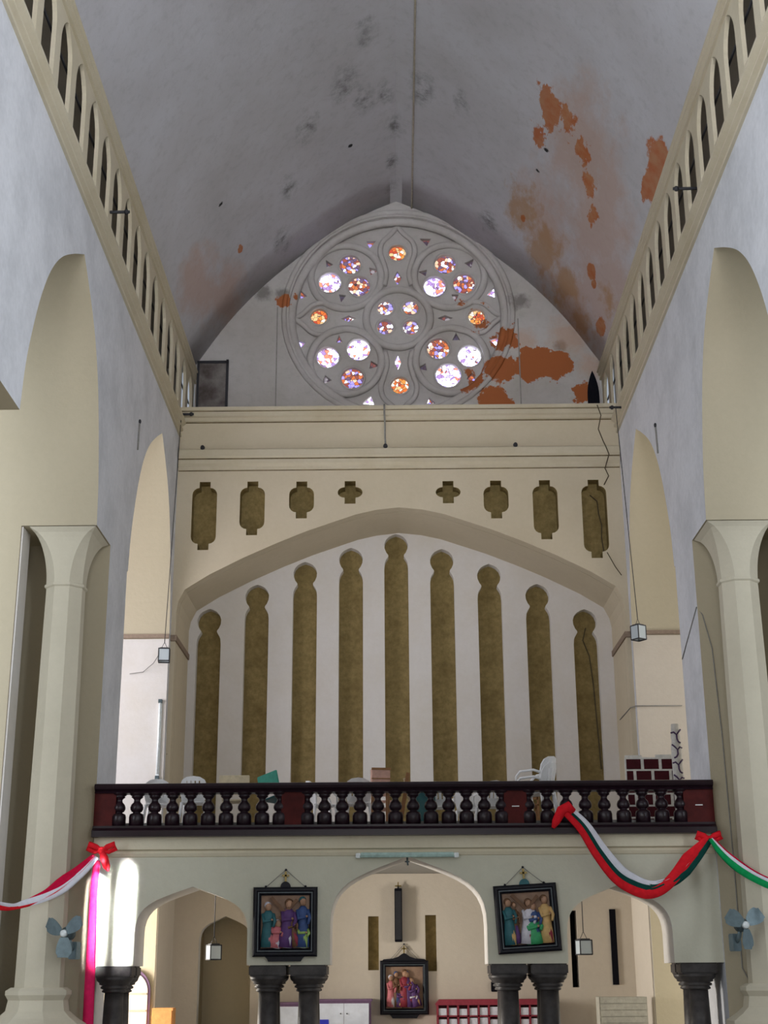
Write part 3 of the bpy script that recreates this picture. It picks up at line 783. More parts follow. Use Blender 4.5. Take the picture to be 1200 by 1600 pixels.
t = thing('easel_box', 'orange-pink wooden box on a stool, peeking above the rail left of centre', 'box', (-.40, 25.0, 4.12), (0, 0, .15))
m = MB(); m.box(-.16, .16, -.12, .12, .60, .98, 'pink_wood', .01); m.build('box_body', t)
m = MB(); m.box(-.17, .17, -.13, -.12, .78, .80, 'brown_wood'); m.box(-.17, .17, -.13, -.12, .94, .98, 'brown_wood'); m.build('box_slat', t)
for sx in (-1, 1):
    for sy in (-1, 1):
        m = MB(); m.box(sx * .13 - .02, sx * .13 + .02, sy * .09 - .02, sy * .09 + .02, 0, .60, 'brown_wood'); m.build('leg', t)
m = MB(); m.xbox((.02, 25.2, 4.58), (.07, .04, .95), Matrix.Rotation(.16, 4, 'Y') @ Matrix.Rotation(.1, 4, 'X'), 'brown_wood'); tag(m.build('leaning_plank'), 'orange-brown plank leaning behind the middle balusters', 'plank')
m = MB(); m.xbox((.14, 25.34, 4.54), (.08, .04, .9), Matrix.Rotation(-.22, 4, 'Y'), 'cream_wood'); tag(m.build('leaning_plank'), 'pale plank leaning behind the middle balusters beside the orange-brown one', 'plank')
m = MB(); m.xbox((.38, 25.5, 4.53), (.40, .04, .80), Matrix.Rotation(.1, 4, 'X'), 'teal_plastic'); tag(m.build('standing_board'), 'dark green panel standing behind the middle balusters', 'panel')
# painted brick wall prop and painted stone pole (right)
t = thing('painted_brick_panel', 'dark red painted brick wall panel with white joints at the right of the gallery', 'stage prop', (4.72, 26.6, 4.12))
m = MB(); m.box(-.53, .53, 0, .04, 0, 1.38, 'mortar_white'); m.box(-.52, -.2, 0, .04, 1.38, 1.42, 'mortar_white'); m.box(.05, .5, 0, .04, 1.38, 1.43, 'mortar_white'); m.build('backing_board', t)
m = MB(); rows = 6; bh = .195
for r in range(rows):
    off = 0 if r % 2 else -.15
    x = -.52 + off
    while x < .52:
        a, b = max(x, -.515), min(x + .30, .515)
        if b - a > .05: m.box(a + .012, b - .012, -.012, 0, .06 + r * (bh + .025), .06 + r * (bh + .025) + bh - .01, 'brick_red')
        x += .335
m.build('painted_bricks', t)
t = thing('painted_stone_pole', 'white pole painted with dark branching joints at the right edge of the gallery', 'stage prop', (5.12, 26.3, 4.12))
m = MB(); m.lathe([(.10, 0), (.10, 1.55), (.08, 1.62), (.09, 1.72), (.07, 1.95)], 'bark_white', n=14); m.build('pole', t)
m = MB()
for k in range(5):
    z = .62 + k * .28; q = (k % 2) * 2 - 1
    def on(a, zz): return (.104 * math.sin(a), -.104 * math.cos(a), zz)
    m.tube([on(-1.0 * q, z + .10), on(-.5 * q, z + .06), on(0, z), on(.5 * q, z + .05), on(1.1 * q, z + .04)], .016, 'paint_violet', 6)
    m.tube([on(0, z), on(.05, z - .08), on(-.25 * q, z - .13), on(-.7 * q, z - .15)], .016, 'paint_violet', 6)
m.build('painted_joints', t)

# fluorescent tube on the left wall of the gallery; centre tube below the balcony
t = thing('tube_light', 'tall vertical fluorescent tube on the wall corner at the left of the gallery', 'lamp', (-5.33, 30.72, 6.6), (0, 0, 0))
m = MB(); m.box(-.035, .035, .02, .06, -.85, .85, 'tube_white'); m.build('batten', t)
m = MB(); m.tube([(0, -.01, -.78), (0, -.01, .78)], .02, 'tube_white', 10); m.build('tube', t)
m = MB(); m.box(-.04, .04, -.03, .05, -.92, -.82, 'fan_dark'); m.box(-.04, .04, -.03, .05, .78, .86, 'fan_dark'); m.build('end_cap', t)
t = thing('tube_light', 'greenish horizontal fluorescent tube above the central arch, under the balustrade', 'lamp', (.055, 23.995, 3.51))
m = MB(); m.box(-.78, .78, 0, .06, 0, .06, 'tube_green', .01); m.build('batten', t)
m = MB(); m.tube([(-.80, -.01, -.005), (.80, -.01, -.005)], .02, 'tube_green', 10); m.build('tube', t)
for s_ in (-1, 1):
    m = MB(); m.box(s_ * .82 - .04, s_ * .82 + .04, -.03, .05, -.03, .05, 'tube_white', .008); m.build('end_cap', t)
m = MB(); m.tube([(0, .05, 0), (0, .03, -.08), (.01, .0, -.15)], .014, 'fan_dark', 6); m.tube([(-.04, .05, -.09), (.04, .05, -.09)], .012, 'fan_dark', 6); m.build('bracket', t)

# ------------------------------------------------------------------ hanging lanterns
def lantern(lab, loc, w, h, top, topx=0, rz=0, topy=0):
    t = thing('hanging_lantern', lab, 'lantern', loc, (0, 0, rz), 'square glass lanterns on cords')
    a = w / 2
    m = MB()
    for sx in (-1, 1):
        for sy in (-1, 1): m.box(sx * a - .009, sx * a + .009, sy * a - .009, sy * a + .009, 0, h, 'iron')
    for z in (0, h):
        for s_ in (-1, 1):
            m.box(-a, a, s_ * a - .009, s_ * a + .009, z - .011, z + .011, 'iron'); m.box(s_ * a - .009, s_ * a + .009, -a, a, z - .011, z + .011, 'iron')
    m.build('frame', t)
    m = MB()
    for s_ in (-1, 1):
        m.box(-a + .01, a - .01, s_ * a - .002, s_ * a + .002, .012, h - .012, 'lantern_glass'); m.box(s_ * a - .002, s_ * a + .002, -a + .01, a - .01, .012, h - .012, 'lantern_glass')
    m.build('glass_pane', t)
    m = MB(); m.box(-a * .8, a * .8, -a * .8, a * .8, h + .008, h + .03, 'iron', .005); m.build('cap', t)
    m = MB(); m.ell((0, 0, h * .55), (.045, .045, .07), 'white_plastic', 10, 6); m.tube([(0, 0, h * .7), (0, 0, h)], .015, 'iron', 6); m.build('bulb', t)
    m = MB()
    q = Matrix.Rotation(-rz, 3, 'Z') @ Vector((topx, topy, 0))
    for s_ in (-1, 1): m.tube([(s_ * a * .6, 0, h + .02), (0, 0, h + .16)], .006, 'iron', 5)
    m.tube([(0, 0, h + .16), (q.x, q.y, top - loc[2])], .009, 'iron', 5); m.build('cord', t)
    return t
lantern('small square lantern on a long cord before the left gallery arch', (-5.22, 30.3, 8.22), .235, .27, 14.28, .10, .12, .35)
lantern('small square lantern on a long cord before the right gallery arch, corner forward', (5.10, 29.4, 8.42), .225, .30, 13.98, -.12, .62, .40)
lantern('pale square lantern hanging inside the left lower arch', (-3.63, 28.0, 1.93), .22, .26, 3.84, 0, .5)
lantern('pale square lantern hanging inside the right lower arch, beside the dark slit', (3.43, 28.0, 1.98), .24, .26, 3.84, 0, .25)
for s_, y, z, lab in ((-1, 22.3, 14.75, 'near left'), (-1, 30.75, 14.28, 'far left'), (1, 21.7, 14.75, 'near right'), (1, 29.85, 13.98, 'far right')):
    m = MB()
    zz = z
    m.tube([(s_ * (W + (.25 if y < 25 else 0.0)), y, zz), (s_ * (W - .36), y, zz + .0)], .028, 'iron', 6); m.ell((s_ * (W - .30), y, zz), (.05, .05, .05), 'iron', 8, 6)
    tag(m.build('bracket_rod'), 'black iron bracket rod sticking out of the %s gallery moulding' % lab, 'rod', 'lantern bracket rods')

# hooks and iron straps on nave walls
for s_, lab in ((-1, 'left'), (1, 'right')):
    m = MB(); m.tube([(s_ * (W - .012), 25.95 if s_ < 0 else 26.4, 11.55), (s_ * (W - .012), 26.0 if s_ < 0 else 26.45, 12.15)], .022, 'cable_grey', 6); m.ell((s_ * (W - .02), 26.0 if s_ < 0 else 26.45, 12.17), (.03, .04, .05), 'iron', 8, 6)
    tag(m.build('iron_pin'), 'short upright iron pin on the %s nave wall beside the far arch' % lab, 'pin')
# right pier wiring
m = MB(); m.tube([(W - .01, 25.55, 7.15), (W - .01, 24.8, 7.45), (W - .01, 24.02, 7.75), (W + .08, 23.99, 7.6), (W + .20, 23.99, 7.0), (W + .25, 23.99, 5.5), (W + .27, 23.99, 3.5), (W + .27, 23.99, 1.7), (W + .4, 23.9, 1.4)], .010, 'cable_grey', 5)
tag(m.build('wall_cable'), 'thin dark cable running down the recess beside the right pier column', 'cable')
m = MB(); m.tube([(-6.05, 30.77, 8.05), (-5.75, 30.74, 8.08), (-5.5, 30.6, 8.25), (-5.32, 30.4, 8.45)], .010, 'cable_grey', 5); tag(m.build('wall_cable'), 'thin slack wire sagging from the left gallery lantern to the wall', 'cable')
m = MB(); m.tube([(-5.18, 31.0, 6.3), (-5.17, 31.7, 5.9), (-5.15, 32.5, 5.55), (-4.9, 32.97, 5.5), (-4.75, 32.97, 5.3)], .014, 'iron', 5); tag(m.build('wall_cable'), 'dark cable trailing from the vertical tube light to the left blind slot', 'cable')
m = MB(); m.tube([(5.09, 32.5, 7.24), (5.09, 30.98, 7.24), (5.18, 30.77, 7.24), (5.22, 30.76, 7.24), (6.2, 30.76, 7.24)], .012, 'cable_grey', 5); tag(m.build('wall_cable'), 'thin level wire round the corner of the right gallery wall', 'cable')

# ------------------------------------------------------------------ wall fans on the pier columns
def wall_fan(lab, loc, aim, ph):
    t = thing('wall_fan', lab, 'fan', loc, (0, 0, aim))
    m = MB(); m.box(-.06, .06, .22, .36, -.32, -.10, 'fan_metal', .01); m.tube([(0, .24, -.2), (0, .16, -.14), (0, .10, -.02)], .03, 'fan_metal', 8); m.build('bracket', t)
    m = MB(); m.tube([(0, .17, 0), (0, .14, 0), (0, .02, 0), (0, -.02, 0)], [.05, .085, .085, .05], 'fan_dark', 14); m.build('motor', t)
    m = MB(); m.tube([(0, -.02, 0), (0, -.07, 0), (0, -.09, 0)], [.05, .045, .015], 'tube_white', 12); m.build('hub', t)
    for k in range(3):
        a = ph + k * 2 * PI / 3
        m = MB(); n = 10; L = []
        for i in range(n + 1):
            f = i / n; r = .05 + .25 * f; wd = .035 + .10 * math.sin(PI * min(1, f * .62 + .1)) * (1 if f < .85 else .72)
            L.append((r, wd))
        poly = [(r, w * .9) for r, w in L] + [(r, -w * .6) for r, w in reversed(L)]
        ca, sa = math.cos(a), math.sin(a)
        m.plate(poly, [], lambda u, v, d: (u * ca - v * sa, -.05 + v * .35 + d, u * sa + v * ca), .006, 'fan_metal'); m.build('blade', t)
    t.scale = (1.2, 1.0, 1.2)
    return t
wall_fan('grey-blue wall fan on the left pier column below the drape', (-5.30, 22.78, 2.27), -.35, .5)
wall_fan('grey-blue wall fan on the right pier column below the green drape', (5.27, 22.75, 2.33), .35, 2.6)

# ------------------------------------------------------------------ drapes
def band(name, path, off, hw, mat, parent, thick=.05, depth=0.0, seg=8):
    """cloth band following path in the XZ plane; off and hw are functions of 0..1"""
    P = catmull(path, 8); N = len(P); m = MB(); rings = []
    for i, p in enumerate(P):
        t = (P[min(i + 1, N - 1)] - P[max(i - 1, 0)]); t.normalize()
        nrm = Vector((-t.z, 0, t.x))
        if nrm.z < 0 and abs(t.x) > .15: nrm = -nrm
        s_ = i / (N - 1); o = off(s_); h = hw(s_)
        ring_ = []
        for k in range(12):
            a = 2 * PI * k / 12
            pleat = .012 * math.sin(5 * a + 9 * s_)
            q = p + nrm * (o + h * math.cos(a)) + Vector((0, -(depth + thick * math.sin(a) + pleat), 0))
            ring_.append(m.bm.verts.new(q))
        rings.append(ring_)
    for A, B in zip(rings, rings[1:]):
        for k in range(12):
            f = m.face([A[k], A[(k + 1) % 12], B[(k + 1) % 12], B[k]], mat); f.smooth = True
    m.face(list(reversed(rings[0])), mat); m.face(rings[-1], mat)
    return m.build(name, parent)
def lerp(*kv):
    def fn(s_):
        for (a, va), (b, vb) in zip(kv, kv[1:]):
            if s_ <= b: return va + (vb - va) * (s_ - a) / (b - a)
        return kv[-1][1]
    return fn
# right swag
t = thing('swag_drape', 'red, white and green cloth swag looping from the balustrade to the right bow', 'drape', (0, 23.66, 0))
path = [(2.74, 0, 4.20), (2.98, 0, 3.93), (3.22, 0, 3.52), (3.50, 0, 3.15), (3.80, 0, 2.97), (4.08, 0, 2.93), (4.36, 0, 3.06), (4.64, 0, 3.32), (4.86, 0, 3.55), (5.02, 0, 3.74)]
band('red_band', path, lerp((0, -.07), (.5, -.07), (.65, .0), (.8, .06), (1, .02)), lerp((0, .05), (.5, .09), (.8, .10), (1, .04)), 'red_cloth', t, .05, .02)
band('white_band', path, lerp((0, .03), (.4, .11), (.6, .08), (.75, .0), (1, 0)), lerp((0, .05), (.3, .08), (.55, .05), (.7, .02), (1, .01)), 'white_cloth', t, .045, .0)
band('green_band', path, lerp((0, 0), (.4, .01), (.6, .02), (.75, -.06), (1, -.03)), lerp((0, .03), (.4, .075), (.7, .085), (1, .05)), 'dark_green_cloth', t, .045, .012)
m = MB(); m.tube([(2.80, 0, 4.18), (2.73, -.04, 4.26), (2.62, -.02, 4.20), (2.52, .0, 4.02), (2.47, .02, 3.92)], [.07, .09, .09, .07, .03], 'red_cloth', 10); m.build('red_tail', t)
# far right swag
t = thing('swag_drape', 'green, white and red cloth swag running from the right bow to the right edge', 'drape', (0, 23.6, 0))
path = [(5.04, 0, 3.72), (5.20, -.2, 3.46), (5.42, -.5, 3.20), (5.62, -.9, 3.0), (5.85, -1.4, 2.83), (6.1, -2.0, 2.72), (6.3, -2.6, 2.70)]
band('green_band', path, lerp((0, -.02), (.4, -.09), (1, -.12)), lerp((0, .03), (.4, .10), (1, .11)), 'green_cloth', t, .05, .02)
band('white_band', path, lerp((0, .02), (.4, .04), (1, .06)), lerp((0, .03), (.4, .06), (1, .07)), 'white_cloth', t, .045, .0)
band('red_band', path, lerp((0, .04), (.4, .11), (1, .15)), lerp((0, .02), (1, .03)), 'crimson_cloth', t, .04, .0)
# left swag
t = thing('swag_drape', 'red and white cloth swag running from the left bow to the left edge', 'drape', (0, 23.6, 0))
path = [(-5.06, 0, 3.50), (-5.22, -.2, 3.26), (-5.42, -.5, 3.02), (-5.62, -.8, 2.84), (-5.86, -1.2, 2.70), (-6.0, -1.6, 2.64), (-6.2, -2.1, 2.68), (-6.4, -2.6, 2.8)]
band('red_band', path, lerp((0, .04), (.3, .10), (.55, .06), (.7, -.02), (1, -.03)), lerp((0, .05), (.25, .14), (.5, .08), (.65, .02), (1, .02)), 'crimson_cloth', t, .05, .0)
band('white_band', path, lerp((0, -.02), (.3, -.05), (.6, .02), (.8, .09), (1, .1)), lerp((0, .04), (.3, .10), (.6, .12), (.8, .06), (1, .02)), 'white_cloth', t, .045, .03)
band('lower_red_band', path, lerp((0, 0), (.45, -.04), (.65, -.09), (1, -.02)), lerp((0, .01), (.45, .02), (.65, .07), (.8, .12), (1, .12)), 'red_cloth', t, .045, .03)
# hanging length, left
t = thing('hanging_drape', 'long pink-red cloth hanging straight down from the left bow', 'drape', (0, 23.72, 0))
band('cloth', [(-5.07, 0, 3.45), (-5.09, 0, 2.9), (-5.08, 0, 2.2), (-5.07, 0, 1.4), (-5.06, 0, .6), (-5.06, 0, .05)], lerp((0, 0), (1, 0)), lerp((0, .06), (.3, .07), (1, .10)), 'pink_cloth', t, .05)
def bow(lab, loc, s_=1.0):
    t = thing('bow', lab, 'bow', loc, group='red cloth bows')
    m = MB(); m.ell((0, -.05, 0), (.06 * s_, .06, .06 * s_), 'red_cloth', 10, 8); m.build('knot', t)
    for sx in (-1, 1):
        m = MB(); m.tube([(0, -.04, 0), (sx * .08 * s_, -.07, .05 * s_), (sx * .17 * s_, -.05, .09 * s_), (sx * .20 * s_, -.03, .03 * s_), (sx * .10 * s_, -.05, -.02 * s_), (0, -.05, 0)], [.03, .05, .055, .045, .035, .02], 'red_cloth', 8); m.build('loop', t)
    return t
b1 = bow('red cloth bow at the left end of the gallery edge', (-4.99, 23.72, 3.60), 1.15)
m = MB(); m.tube([(0, -.05, 0), (.05, -.06, -.12), (.10, -.05, -.26), (.13, -.04, -.33)], [.04, .07, .06, .015], 'red_cloth', 8); m.build('tail', b1)
bow('red cloth bow at the right end of the gallery edge', (5.03, 23.72, 3.72))

# ------------------------------------------------------------------ framed relief pictures
def figure(parent, x, z, h, robe, under, lean=0, head='skin', w=.10, hair='c_brown'):
    M = Matrix.Rotation(lean, 3, 'Y')
    f = lambda p: tuple(Vector((x, 0, z)) + M @ Vector(p))
    w *= 1.18; h *= 1.06
    m = MB()
    m.tube([f((0, -.02, 0)), f((0, -.03, h * .25)), f((0, -.035, h * .5)), f((0, -.035, h * .72)), f((0, -.03, h * .82))], [w * 1.05, w * .95, w * .75, w * .85, w * .4], robe, 10)
    m.tube([f((w * .2, -.05, 0)), f((w * .25, -.07, h * .2)), f((w * .1, -.08, h * .42))], [w * .7, w * .6, w * .3], under, 8)
    m.ell(f((0, -.05, h * .91)), (w * .48, w * .48, w * .58), head, 10, 8)
    m.ell(f((-.008, -.035, h * .94)), (w * .52, w * .5, w * .55), hair, 10, 8)
    m.tube([f((-w * .7, -.06, h * .74)), f((-w * .5, -.13, h * .56)), f((w * .5, -.14, h * .60))], [w * .28, w * .25, w * .18], robe, 8)
    m.ell(f((w * .6, -.14, h * .61)), (w * .16, w * .16, w * .16), 'skin', 8, 6)
    m.tube([f((w * .7, -.06, h * .74)), f((w * 1.0, -.12, h * .58)), f((w * .8, -.14, h * .45))], [w * .28, w * .24, w * .17], robe, 8)
    m.build('relief_figure', parent)
def station(lab, loc, tilt, figs, crest, w=1.06, h=1.10, beams=True):
    t = thing('framed_picture', lab, 'picture', loc, (0, tilt, 0), 'framed relief pictures')
    a, b = w / 2, h / 2
    m = MB()
    ow = .13
    prof = [(0, 0), (0, -.07), (.03, -.10), (.06, -.10), (.075, -.08), (.10, -.08), (ow, -.05), (ow, 0)]
    def frame_mesh(m, prof, mat):
        cs = [(-a, -b), (a, -b), (a, b), (-a, b)]; ins = [(1, 1), (-1, 1), (-1, -1), (1, -1)]
        rings = [[m.bm.verts.new((c[0] + i[0] * u, v, c[1] + i[1] * u)) for u, v in prof] for c, i in zip(cs, ins)]
        n = len(prof)
        for q in range(4):
            A, B = rings[q], rings[(q + 1) % 4]
            for k in range(n): m.face([A[k], A[(k + 1) % n], B[(k + 1) % n], B[k]], mat)
    frame_mesh(m, prof, 'frame_wood'); m.build('frame', t)
    m = MB(); frame_mesh(m, [(.078, -.078), (.078, -.095), (.098, -.095), (.098, -.078)], 'frame_edge'); m.build('frame_bead', t)
    m = MB(); m.box(-a + ow - .01, a - ow + .01, -.02, 0, -b + ow - .01, b - ow + .01, 'relief_ground'); m.build('relief_panel', t)
    if beams:
        m = MB(); m.xbox((-.02, -.07, .16), (.055, .05, .62), Matrix.Rotation(-.75, 4, 'Y'), 'c_brown'); m.xbox((.06, -.075, .20), (.055, .05, .40), Matrix.Rotation(.75, 4, 'Y'), 'c_brown'); m.build('relief_cross', t)
    for fg in figs: figure(t, *fg)
    m = MB()
    if crest == 'round':
        m.plate([(-.09, b - .005)] + [(.085 * math.cos(PI - PI * k / 10), b + .09 * math.sin(PI * k / 10)) for k in range(11)] + [(.09, b - .005)], [], lambda u, v, d: (u, -.07 + d, v), .05, 'frame_wood')
    elif crest == 'green':
        m.plate([(-.09, b - .005)] + [(.085 * math.cos(PI - PI * k / 10), b + .09 * math.sin(PI * k / 10)) for k in range(11)] + [(.09, b - .005)], [], lambda u, v, d: (u, -.07 + d, v), .05, 'c_teal')
    else:
        L = [(-a * .92, b - .005), (-a * .85, b + .03), (-.25, b + .045), (-.13, b + .085), (-.05, b + .14), (0, b + .16)]
        m.plate(L + [(-x, z) for x, z in reversed(L[:-1])], [], lambda u, v, d: (u, -.07 + d, v), .05, 'frame_wood')
    m.build('crest', t)
    zc = b + (.08 if crest != 'ogee' else .15)
    m = MB(); m.box(-.016, .016, -.06, -.03, zc, zc + .17, 'gold'); m.box(-.06, .06, -.06, -.03, zc + .09, zc + .12, 'gold'); m.build('crest_cross', t)
    if crest != 'green':
        m = MB(); L = [(-a * .62, -b + .005), (-a * .55, -b - .03), (-a * .5, -b - .075), (a * .5, -b - .075), (a * .55, -b - .03), (a * .62, -b + .005)]
        m.plate(L, [], lambda u, v, d: (u, -.06 + d, v), .055, 'frame_wood'); m.build('lower_apron', t)
    m = MB(); zt = zc + .20
    for s_ in (-1, 1): m.tube([(s_ * a * .62, -.03, b), (0, -.02, zt)], .005, 'cable_grey', 5); m.ell((s_ * a * .62, -.04, b + .01), (.02, .02, .02), 'frame_wood', 8, 6)
    m.ell((0, -.02, zt), (.02, .02, .02), 'iron', 8, 6); m.build('hanging_wire', t)
    return t
F1 = [(-.28, -.40, .66, 'c_teal', 'c_pink', 0, 'skin', .10, 'c_white'), (-.17, -.40, .38, 'c_pink', 'c_white', .15, 'skin', .10, 'c_white'), (.0, -.40, .70, 'c_purple', 'c_white', .10, 'skin', .115, 'c_brown'),
      (.19, -.38, .50, 'c_brown', 'c_red', -.25, 'skin', .08, 'c_brown'), (.29, -.40, .74, 'c_blue', 'c_lime', 0, 'skin', .10, 'c_teal'), (.27, -.40, .36, 'c_lime', 'c_white', .1, 'skin', .09, 'c_white')]
F2 = [(-.30, -.40, .68, 'c_teal', 'c_yellow', 0, 'skin', .095, 'c_brown'), (-.20, -.38, .62, 'c_brown', 'c_purple', 0, 'skin', .06, 'c_brown'), (-.03, -.40, .66, 'c_white', 'c_red', .1, 'skin', .10, 'c_brown'), (.10, -.40, .60, 'c_blue', 'c_green', 0, 'skin', .10, 'c_purple'),
      (.10, -.40, .40, 'c_green', 'c_green', -.1, 'skin', .12, 'c_green'), (.30, -.40, .70, 'c_yellow', 'c_red', .0, 'skin', .10, 'c_brown')]
F3 = [(-.30, -.40, .62, 'c_pink', 'c_white', 0, 'skin', .09, 'c_white'), (-.18, -.40, .70, 'c_brown', 'c_blue', 0, 'skin', .08, 'c_blue'), (-.02, -.40, .72, 'c_red', 'c_red', .05, 'skin', .11, 'c_brown'), (.12, -.40, .70, 'c_purple', 'c_red', -.1, 'skin', .10, 'c_blue'),
      (.26, -.40, .56, 'c_purple', 'c_yellow', -.2, 'skin', .11, 'c_brown'), (.20, -.40, .32, 'c_white', 'c_purple', -.1, 'skin', .08, 'c_yellow'), (-.14, -.40, .34, 'c_purple', 'c_yellow', .2, 'skin', .09, 'c_brown')]
station('dark framed relief picture with pink and teal robed figures, on the left screen pier', (-1.967, 24.055, 2.47), 0, F1, 'round')
station('dark framed relief picture hanging tilted, with green robed figure, right screen pier', (2.02, 24.055, 2.50), -.055, F2, 'green', 1.04, 1.08)
station('dark framed relief picture with red robed figures, on the far wall in the central arch', (.02, 32.965, 1.37), 0, F3, 'ogee', 1.08, 1.14, False)

# ------------------------------------------------------------------ things below the gallery, on the far wall
t = thing('column_speaker', 'tall narrow black box high on the far wall in the central arch', 'loudspeaker', (-.10, 32.8, 2.34))
m = MB(); m.box(-.085, .085, 0, .16, 0, 1.16, 'black_box', .01); m.build('cabinet', t)
m = MB(); m.box(-.07, .07, -.008, 0, .05, 1.10, 'iron'); m.build('grille', t)
m = MB(); m.box(-.02, .02, .05, .19, 1.16, 1.20, 'iron'); m.box(-.07, .07, .08, .10, 1.20, 1.23, 'gold'); m.box(-.012, .012, .08, .10, 1.16, 1.30, 'gold'); m.build('mount', t)
def cupboard(lab, x0, x1, zt, doors, blue=False):
    t = thing('white_cupboard', lab, 'cupboard', ((x0 + x1) / 2, 32.51, 0)); w = x1 - x0
    m = MB(); m.box(-w / 2, w / 2, .0, .44, 0, zt - .03, 'purple_frame'); m.box(-w / 2 - .03, w / 2 + .03, -.03, .44, zt - .05, zt, 'purple_frame'); m.build('carcass', t)
    dw = (w - .08) / doors
    for k in range(doors):
        a = -w / 2 + .04 + k * dw
        m = MB(); m.box(a + .004, a + dw - .004, -.02, 0, .05, zt - .09, 'board_white'); d = m.build('door', t)
        m = MB(); m.ell((a + dw - .07 if k == 0 else a + .07, -.03, zt - .3), (.015, .02, .015), 'iron', 8, 6); m.build('knob', d)
    if blue:
        m = MB(); m.box(-w / 2 + .06, -w / 2 + .26, -.03, -.02, zt - .62, zt - .42, 'blue_card'); m.build('blue_notice', t)
cupboard('white two-door cupboard with purple frame, left of the central far picture', -1.90, -.72, 1.14, 2, True)
cupboard('white cupboard with purple top seen between the left pair of columns', -3.0, -2.1, 1.08, 1)
t = thing('pigeonhole_rack', 'dark red pigeonhole rack with white papers right of the central far picture', 'rack', (1.86, 32.5, 0))
m = MB(); m.box(-1.12, 1.12, .30, .42, 0, 1.05, 'rack_red'); m.extrude([(-1.16, 1.0), (1.16, 1.0), (1.16, 1.03), (1.08, 1.12), (-1.08, 1.12), (-1.16, 1.03)], [lambda u, v, yy=yy: (u, yy, v) for yy in (-.03, .44)], 'rack_red'); m.box(-1.12, 1.12, -.01, .30, 0, .05, 'rack_red')
nc = 10
for i in range(nc + 1):
    x = -1.12 + 2.24 * i / nc; m.box(x - .02, x + .02, 0, .30, .05, 1.0, 'rack_red')
for r in range(1, 5): m.box(-1.12, 1.12, .0, .30, 1.0 - r * .22 - .02, 1.0 - r * .22 + .01, 'rack_red')
m.build('case', t)
m = MB()
for i in range(nc):
    for r in range(4):
        x = -1.12 + 2.24 * (i + .5) / nc; z = 1.0 - (r + 1) * .22 + .012
        m.box(x - .085, x + .085, .02, .2, z, z + .13 + .04 * random.random(), 'paper')
p_ = m.build('papers', t); p_['kind'] = 'stuff'
m = MB(); m.box(1.95, 2.09, 32.9, 33.0, 1.27, 1.49, 'black_box', .01); tag(m.build('wall_box'), 'small black box on the far wall above the pigeonhole rack', 'box')
t = thing('grey_louvre_cupboard', 'grey cupboard with horizontal boards seen through the right lower arch', 'cupboard', (4.45, 30.4, 0))
m = MB(); m.box(-.46, .52, 0, .5, 0, 1.18, 'grey_board'); m.build('body', t)
m = MB()
for k in range(9): m.box(-.43, .50, -.02, 0, .06 + k * .125, .165 + k * .125, 'grey_board')
m.build('slats', t)
m = MB(); m.box(4.665, 4.80, 32.93, 33.0, 1.40, 3.02, 'black_box'); tag(m.build('wall_slit_board'), 'tall black sheet for the dark of a deep slit, seen in the right lower arch', 'panel')  # flat black sheet stands in for the shade inside a deep slit
t = thing('wooden_cabinet', 'small orange-brown wooden cabinet inside the left lower arch', 'cabinet', (-4.93, 30.3, 0))
m = MB(); m.box(-.22, .22, 0, .35, 0, 1.02, 'orange_wood', .01); m.build('body', t)
m = MB(); m.box(-.19, .19, -.015, 0, .05, .62, 'orange_wood'); d = m.build('door', t); m = MB(); m.ell((.14, -.025, .4), (.015, .015, .015), 'iron', 8, 6); m.build('knob', d)
m = MB(); m.box(-.19, .19, -.015, 0, .66, .97, 'orange_wood'); m.build('drawer', t)
# arched side doorway beyond the left end column
t = thing('window_2', '', '', (0, 0, 0)); del t['label'], t['category']; t['kind'] = 'structure'
P = [(-5.88, 0)] + pointed(-5.88, -5.27, 1.35, 1.78, 8) + [(-5.27, 0)]
Pi = [(-5.83, 0)] + pointed(-5.83, -5.32, 1.33, 1.71, 8) + [(-5.32, 0)]
m = MB(); m.plate(P + [], [], mpW(30.72), .05, 'purple_frame'); m.build('arched_frame', t)
m = MB(); m.plate(Pi, [], mpW(30.70), .02, 'pink_plaster'); m.build('pale_leaf', t)
m = MB()
for z in (1.28, .95): m.box(-5.81, -5.34, 30.68, 30.70, z, z + .03, 'pink_wood')
m.build('glazing_bar', t)

# ------------------------------------------------------------------ light
def area(name, loc, target, sx, sy, power, col, spread=None):
    d = bpy.data.lights.new(name, 'AREA'); d.shape = 'RECTANGLE'; d.size = sx; d.size_y = sy; d.energy = power; d.color = col
    if spread: d.spread = spread
    o = bpy.data.objects.new(name, d); COL.objects.link(o); o.location = loc
    o.rotation_euler = (Vector(target) - Vector(loc)).to_track_quat('-Z', 'Y').to_euler()
    return o
cool = (.86, .92, 1.0); warm = (1.0, .93, .82)
area('transept_fill_left', (-11, 0, 9), (3, 24, 11), 8, 10, 2000, cool)  # assumed light from the left of the open crossing; no transept window built
area('transept_fill_right', (11, 0, 9), (-3, 24, 11), 8, 10, 2000, cool)  # same assumed crossing light from the right, added without a window
area('vault_fill', (0, -4, 10), (0, 31, 20.0), 6, 6, 250, (.95, .96, 1.0), math.radians(46))  # added light behind the camera, brightens vault and rose wall
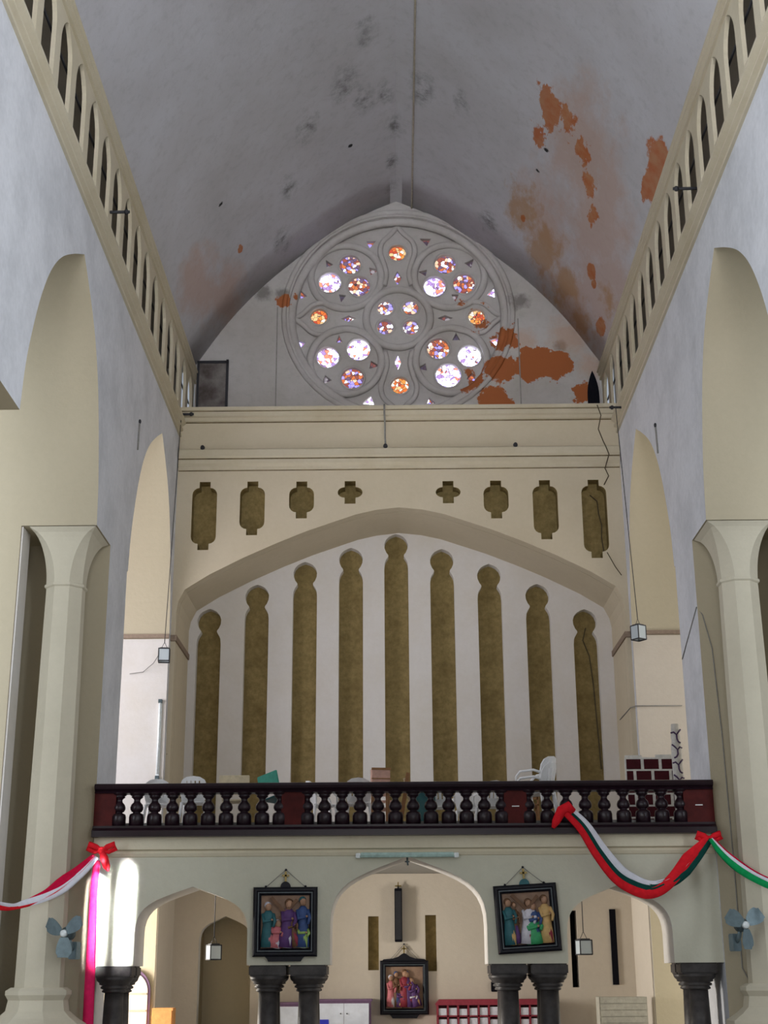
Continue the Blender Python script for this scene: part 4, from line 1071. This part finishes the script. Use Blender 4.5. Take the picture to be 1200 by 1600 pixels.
area('nave_bay_fill_left', (-10.5, 11.5, 7), (5.2, 23, 7.5), 4, 8, 900, cool)  # added side light, no window built, for contrast on the columns
area('nave_bay_fill_right', (10.5, 11.5, 7), (-5.2, 23, 7.5), 4, 8, 720, cool)  # matching added side light from the opposite aisle
area('low_front_fill', (0, -4, 3.5), (0, 24, 2.5), 4, 4, 260, (1, .97, .92))  # added low light behind the camera, lifts the dim lower parts
area('aisle_fill_left', (-10.8, 28.0, 9.5), (-5.5, 30.6, 9.5), 4, 6, 300, (1, .95, 1.0))  # assumed aisle daylight: added lamp in the open left aisle, no window built
area('aisle_fill_right', (10.8, 28.2, 7), (5.5, 30, 7.5), 4, 9, 250, (1, .93, .82))  # added lamp in the open right aisle, assumed daylight, no window built
area('undercroft_fill_left', (-10.5, 28.5, 1.9), (0, 30.5, 2.2), 3, 3, 1400, (1, .95, .88))  # assumed light from the left below the gallery; added lamp, no door built
area('undercroft_fill_right', (10.5, 28.0, 1.9), (0, 31.5, 2.0), 3, 3, 260, (1, .95, .85))  # weaker added lamp from the right aisle below the gallery, no door built
area('gallery_fill', (-8.5, 26.9, 6.8), (3.0, 32.5, 6.2), 2, 3, 130, (.9, .9, 1))  # added lamp in the left aisle for the pale bluish glow, source assumed
for dx, wd, p in ((-.21, .12, 17), (.25, .08, 10)):  # narrow lamps added inside the nave in place of assumed sunlight on the wall
    o = area('sun_beam', (1.5 + dx, 2, 6.5), (-4.86 + dx, 24, 2.60), wd, 1.65, p, (.92, .97, 1), math.radians(1.0)); o.data.shape = 'ELLIPSE'

w = bpy.data.worlds.new('World'); sc.world = w; w.use_nodes = True
bg = w.node_tree.nodes['Background']; bg.inputs[0].default_value = (.80, .88, 1, 1); bg.inputs[1].default_value = .35
sc.view_settings.view_transform = 'Standard'; sc.view_settings.look = 'None'; sc.view_settings.gamma = 1
sc.view_settings.use_curve_mapping = False
sc.cycles.caustics_reflective = False; sc.cycles.caustics_refractive = False
sc.view_settings.exposure = 0.30
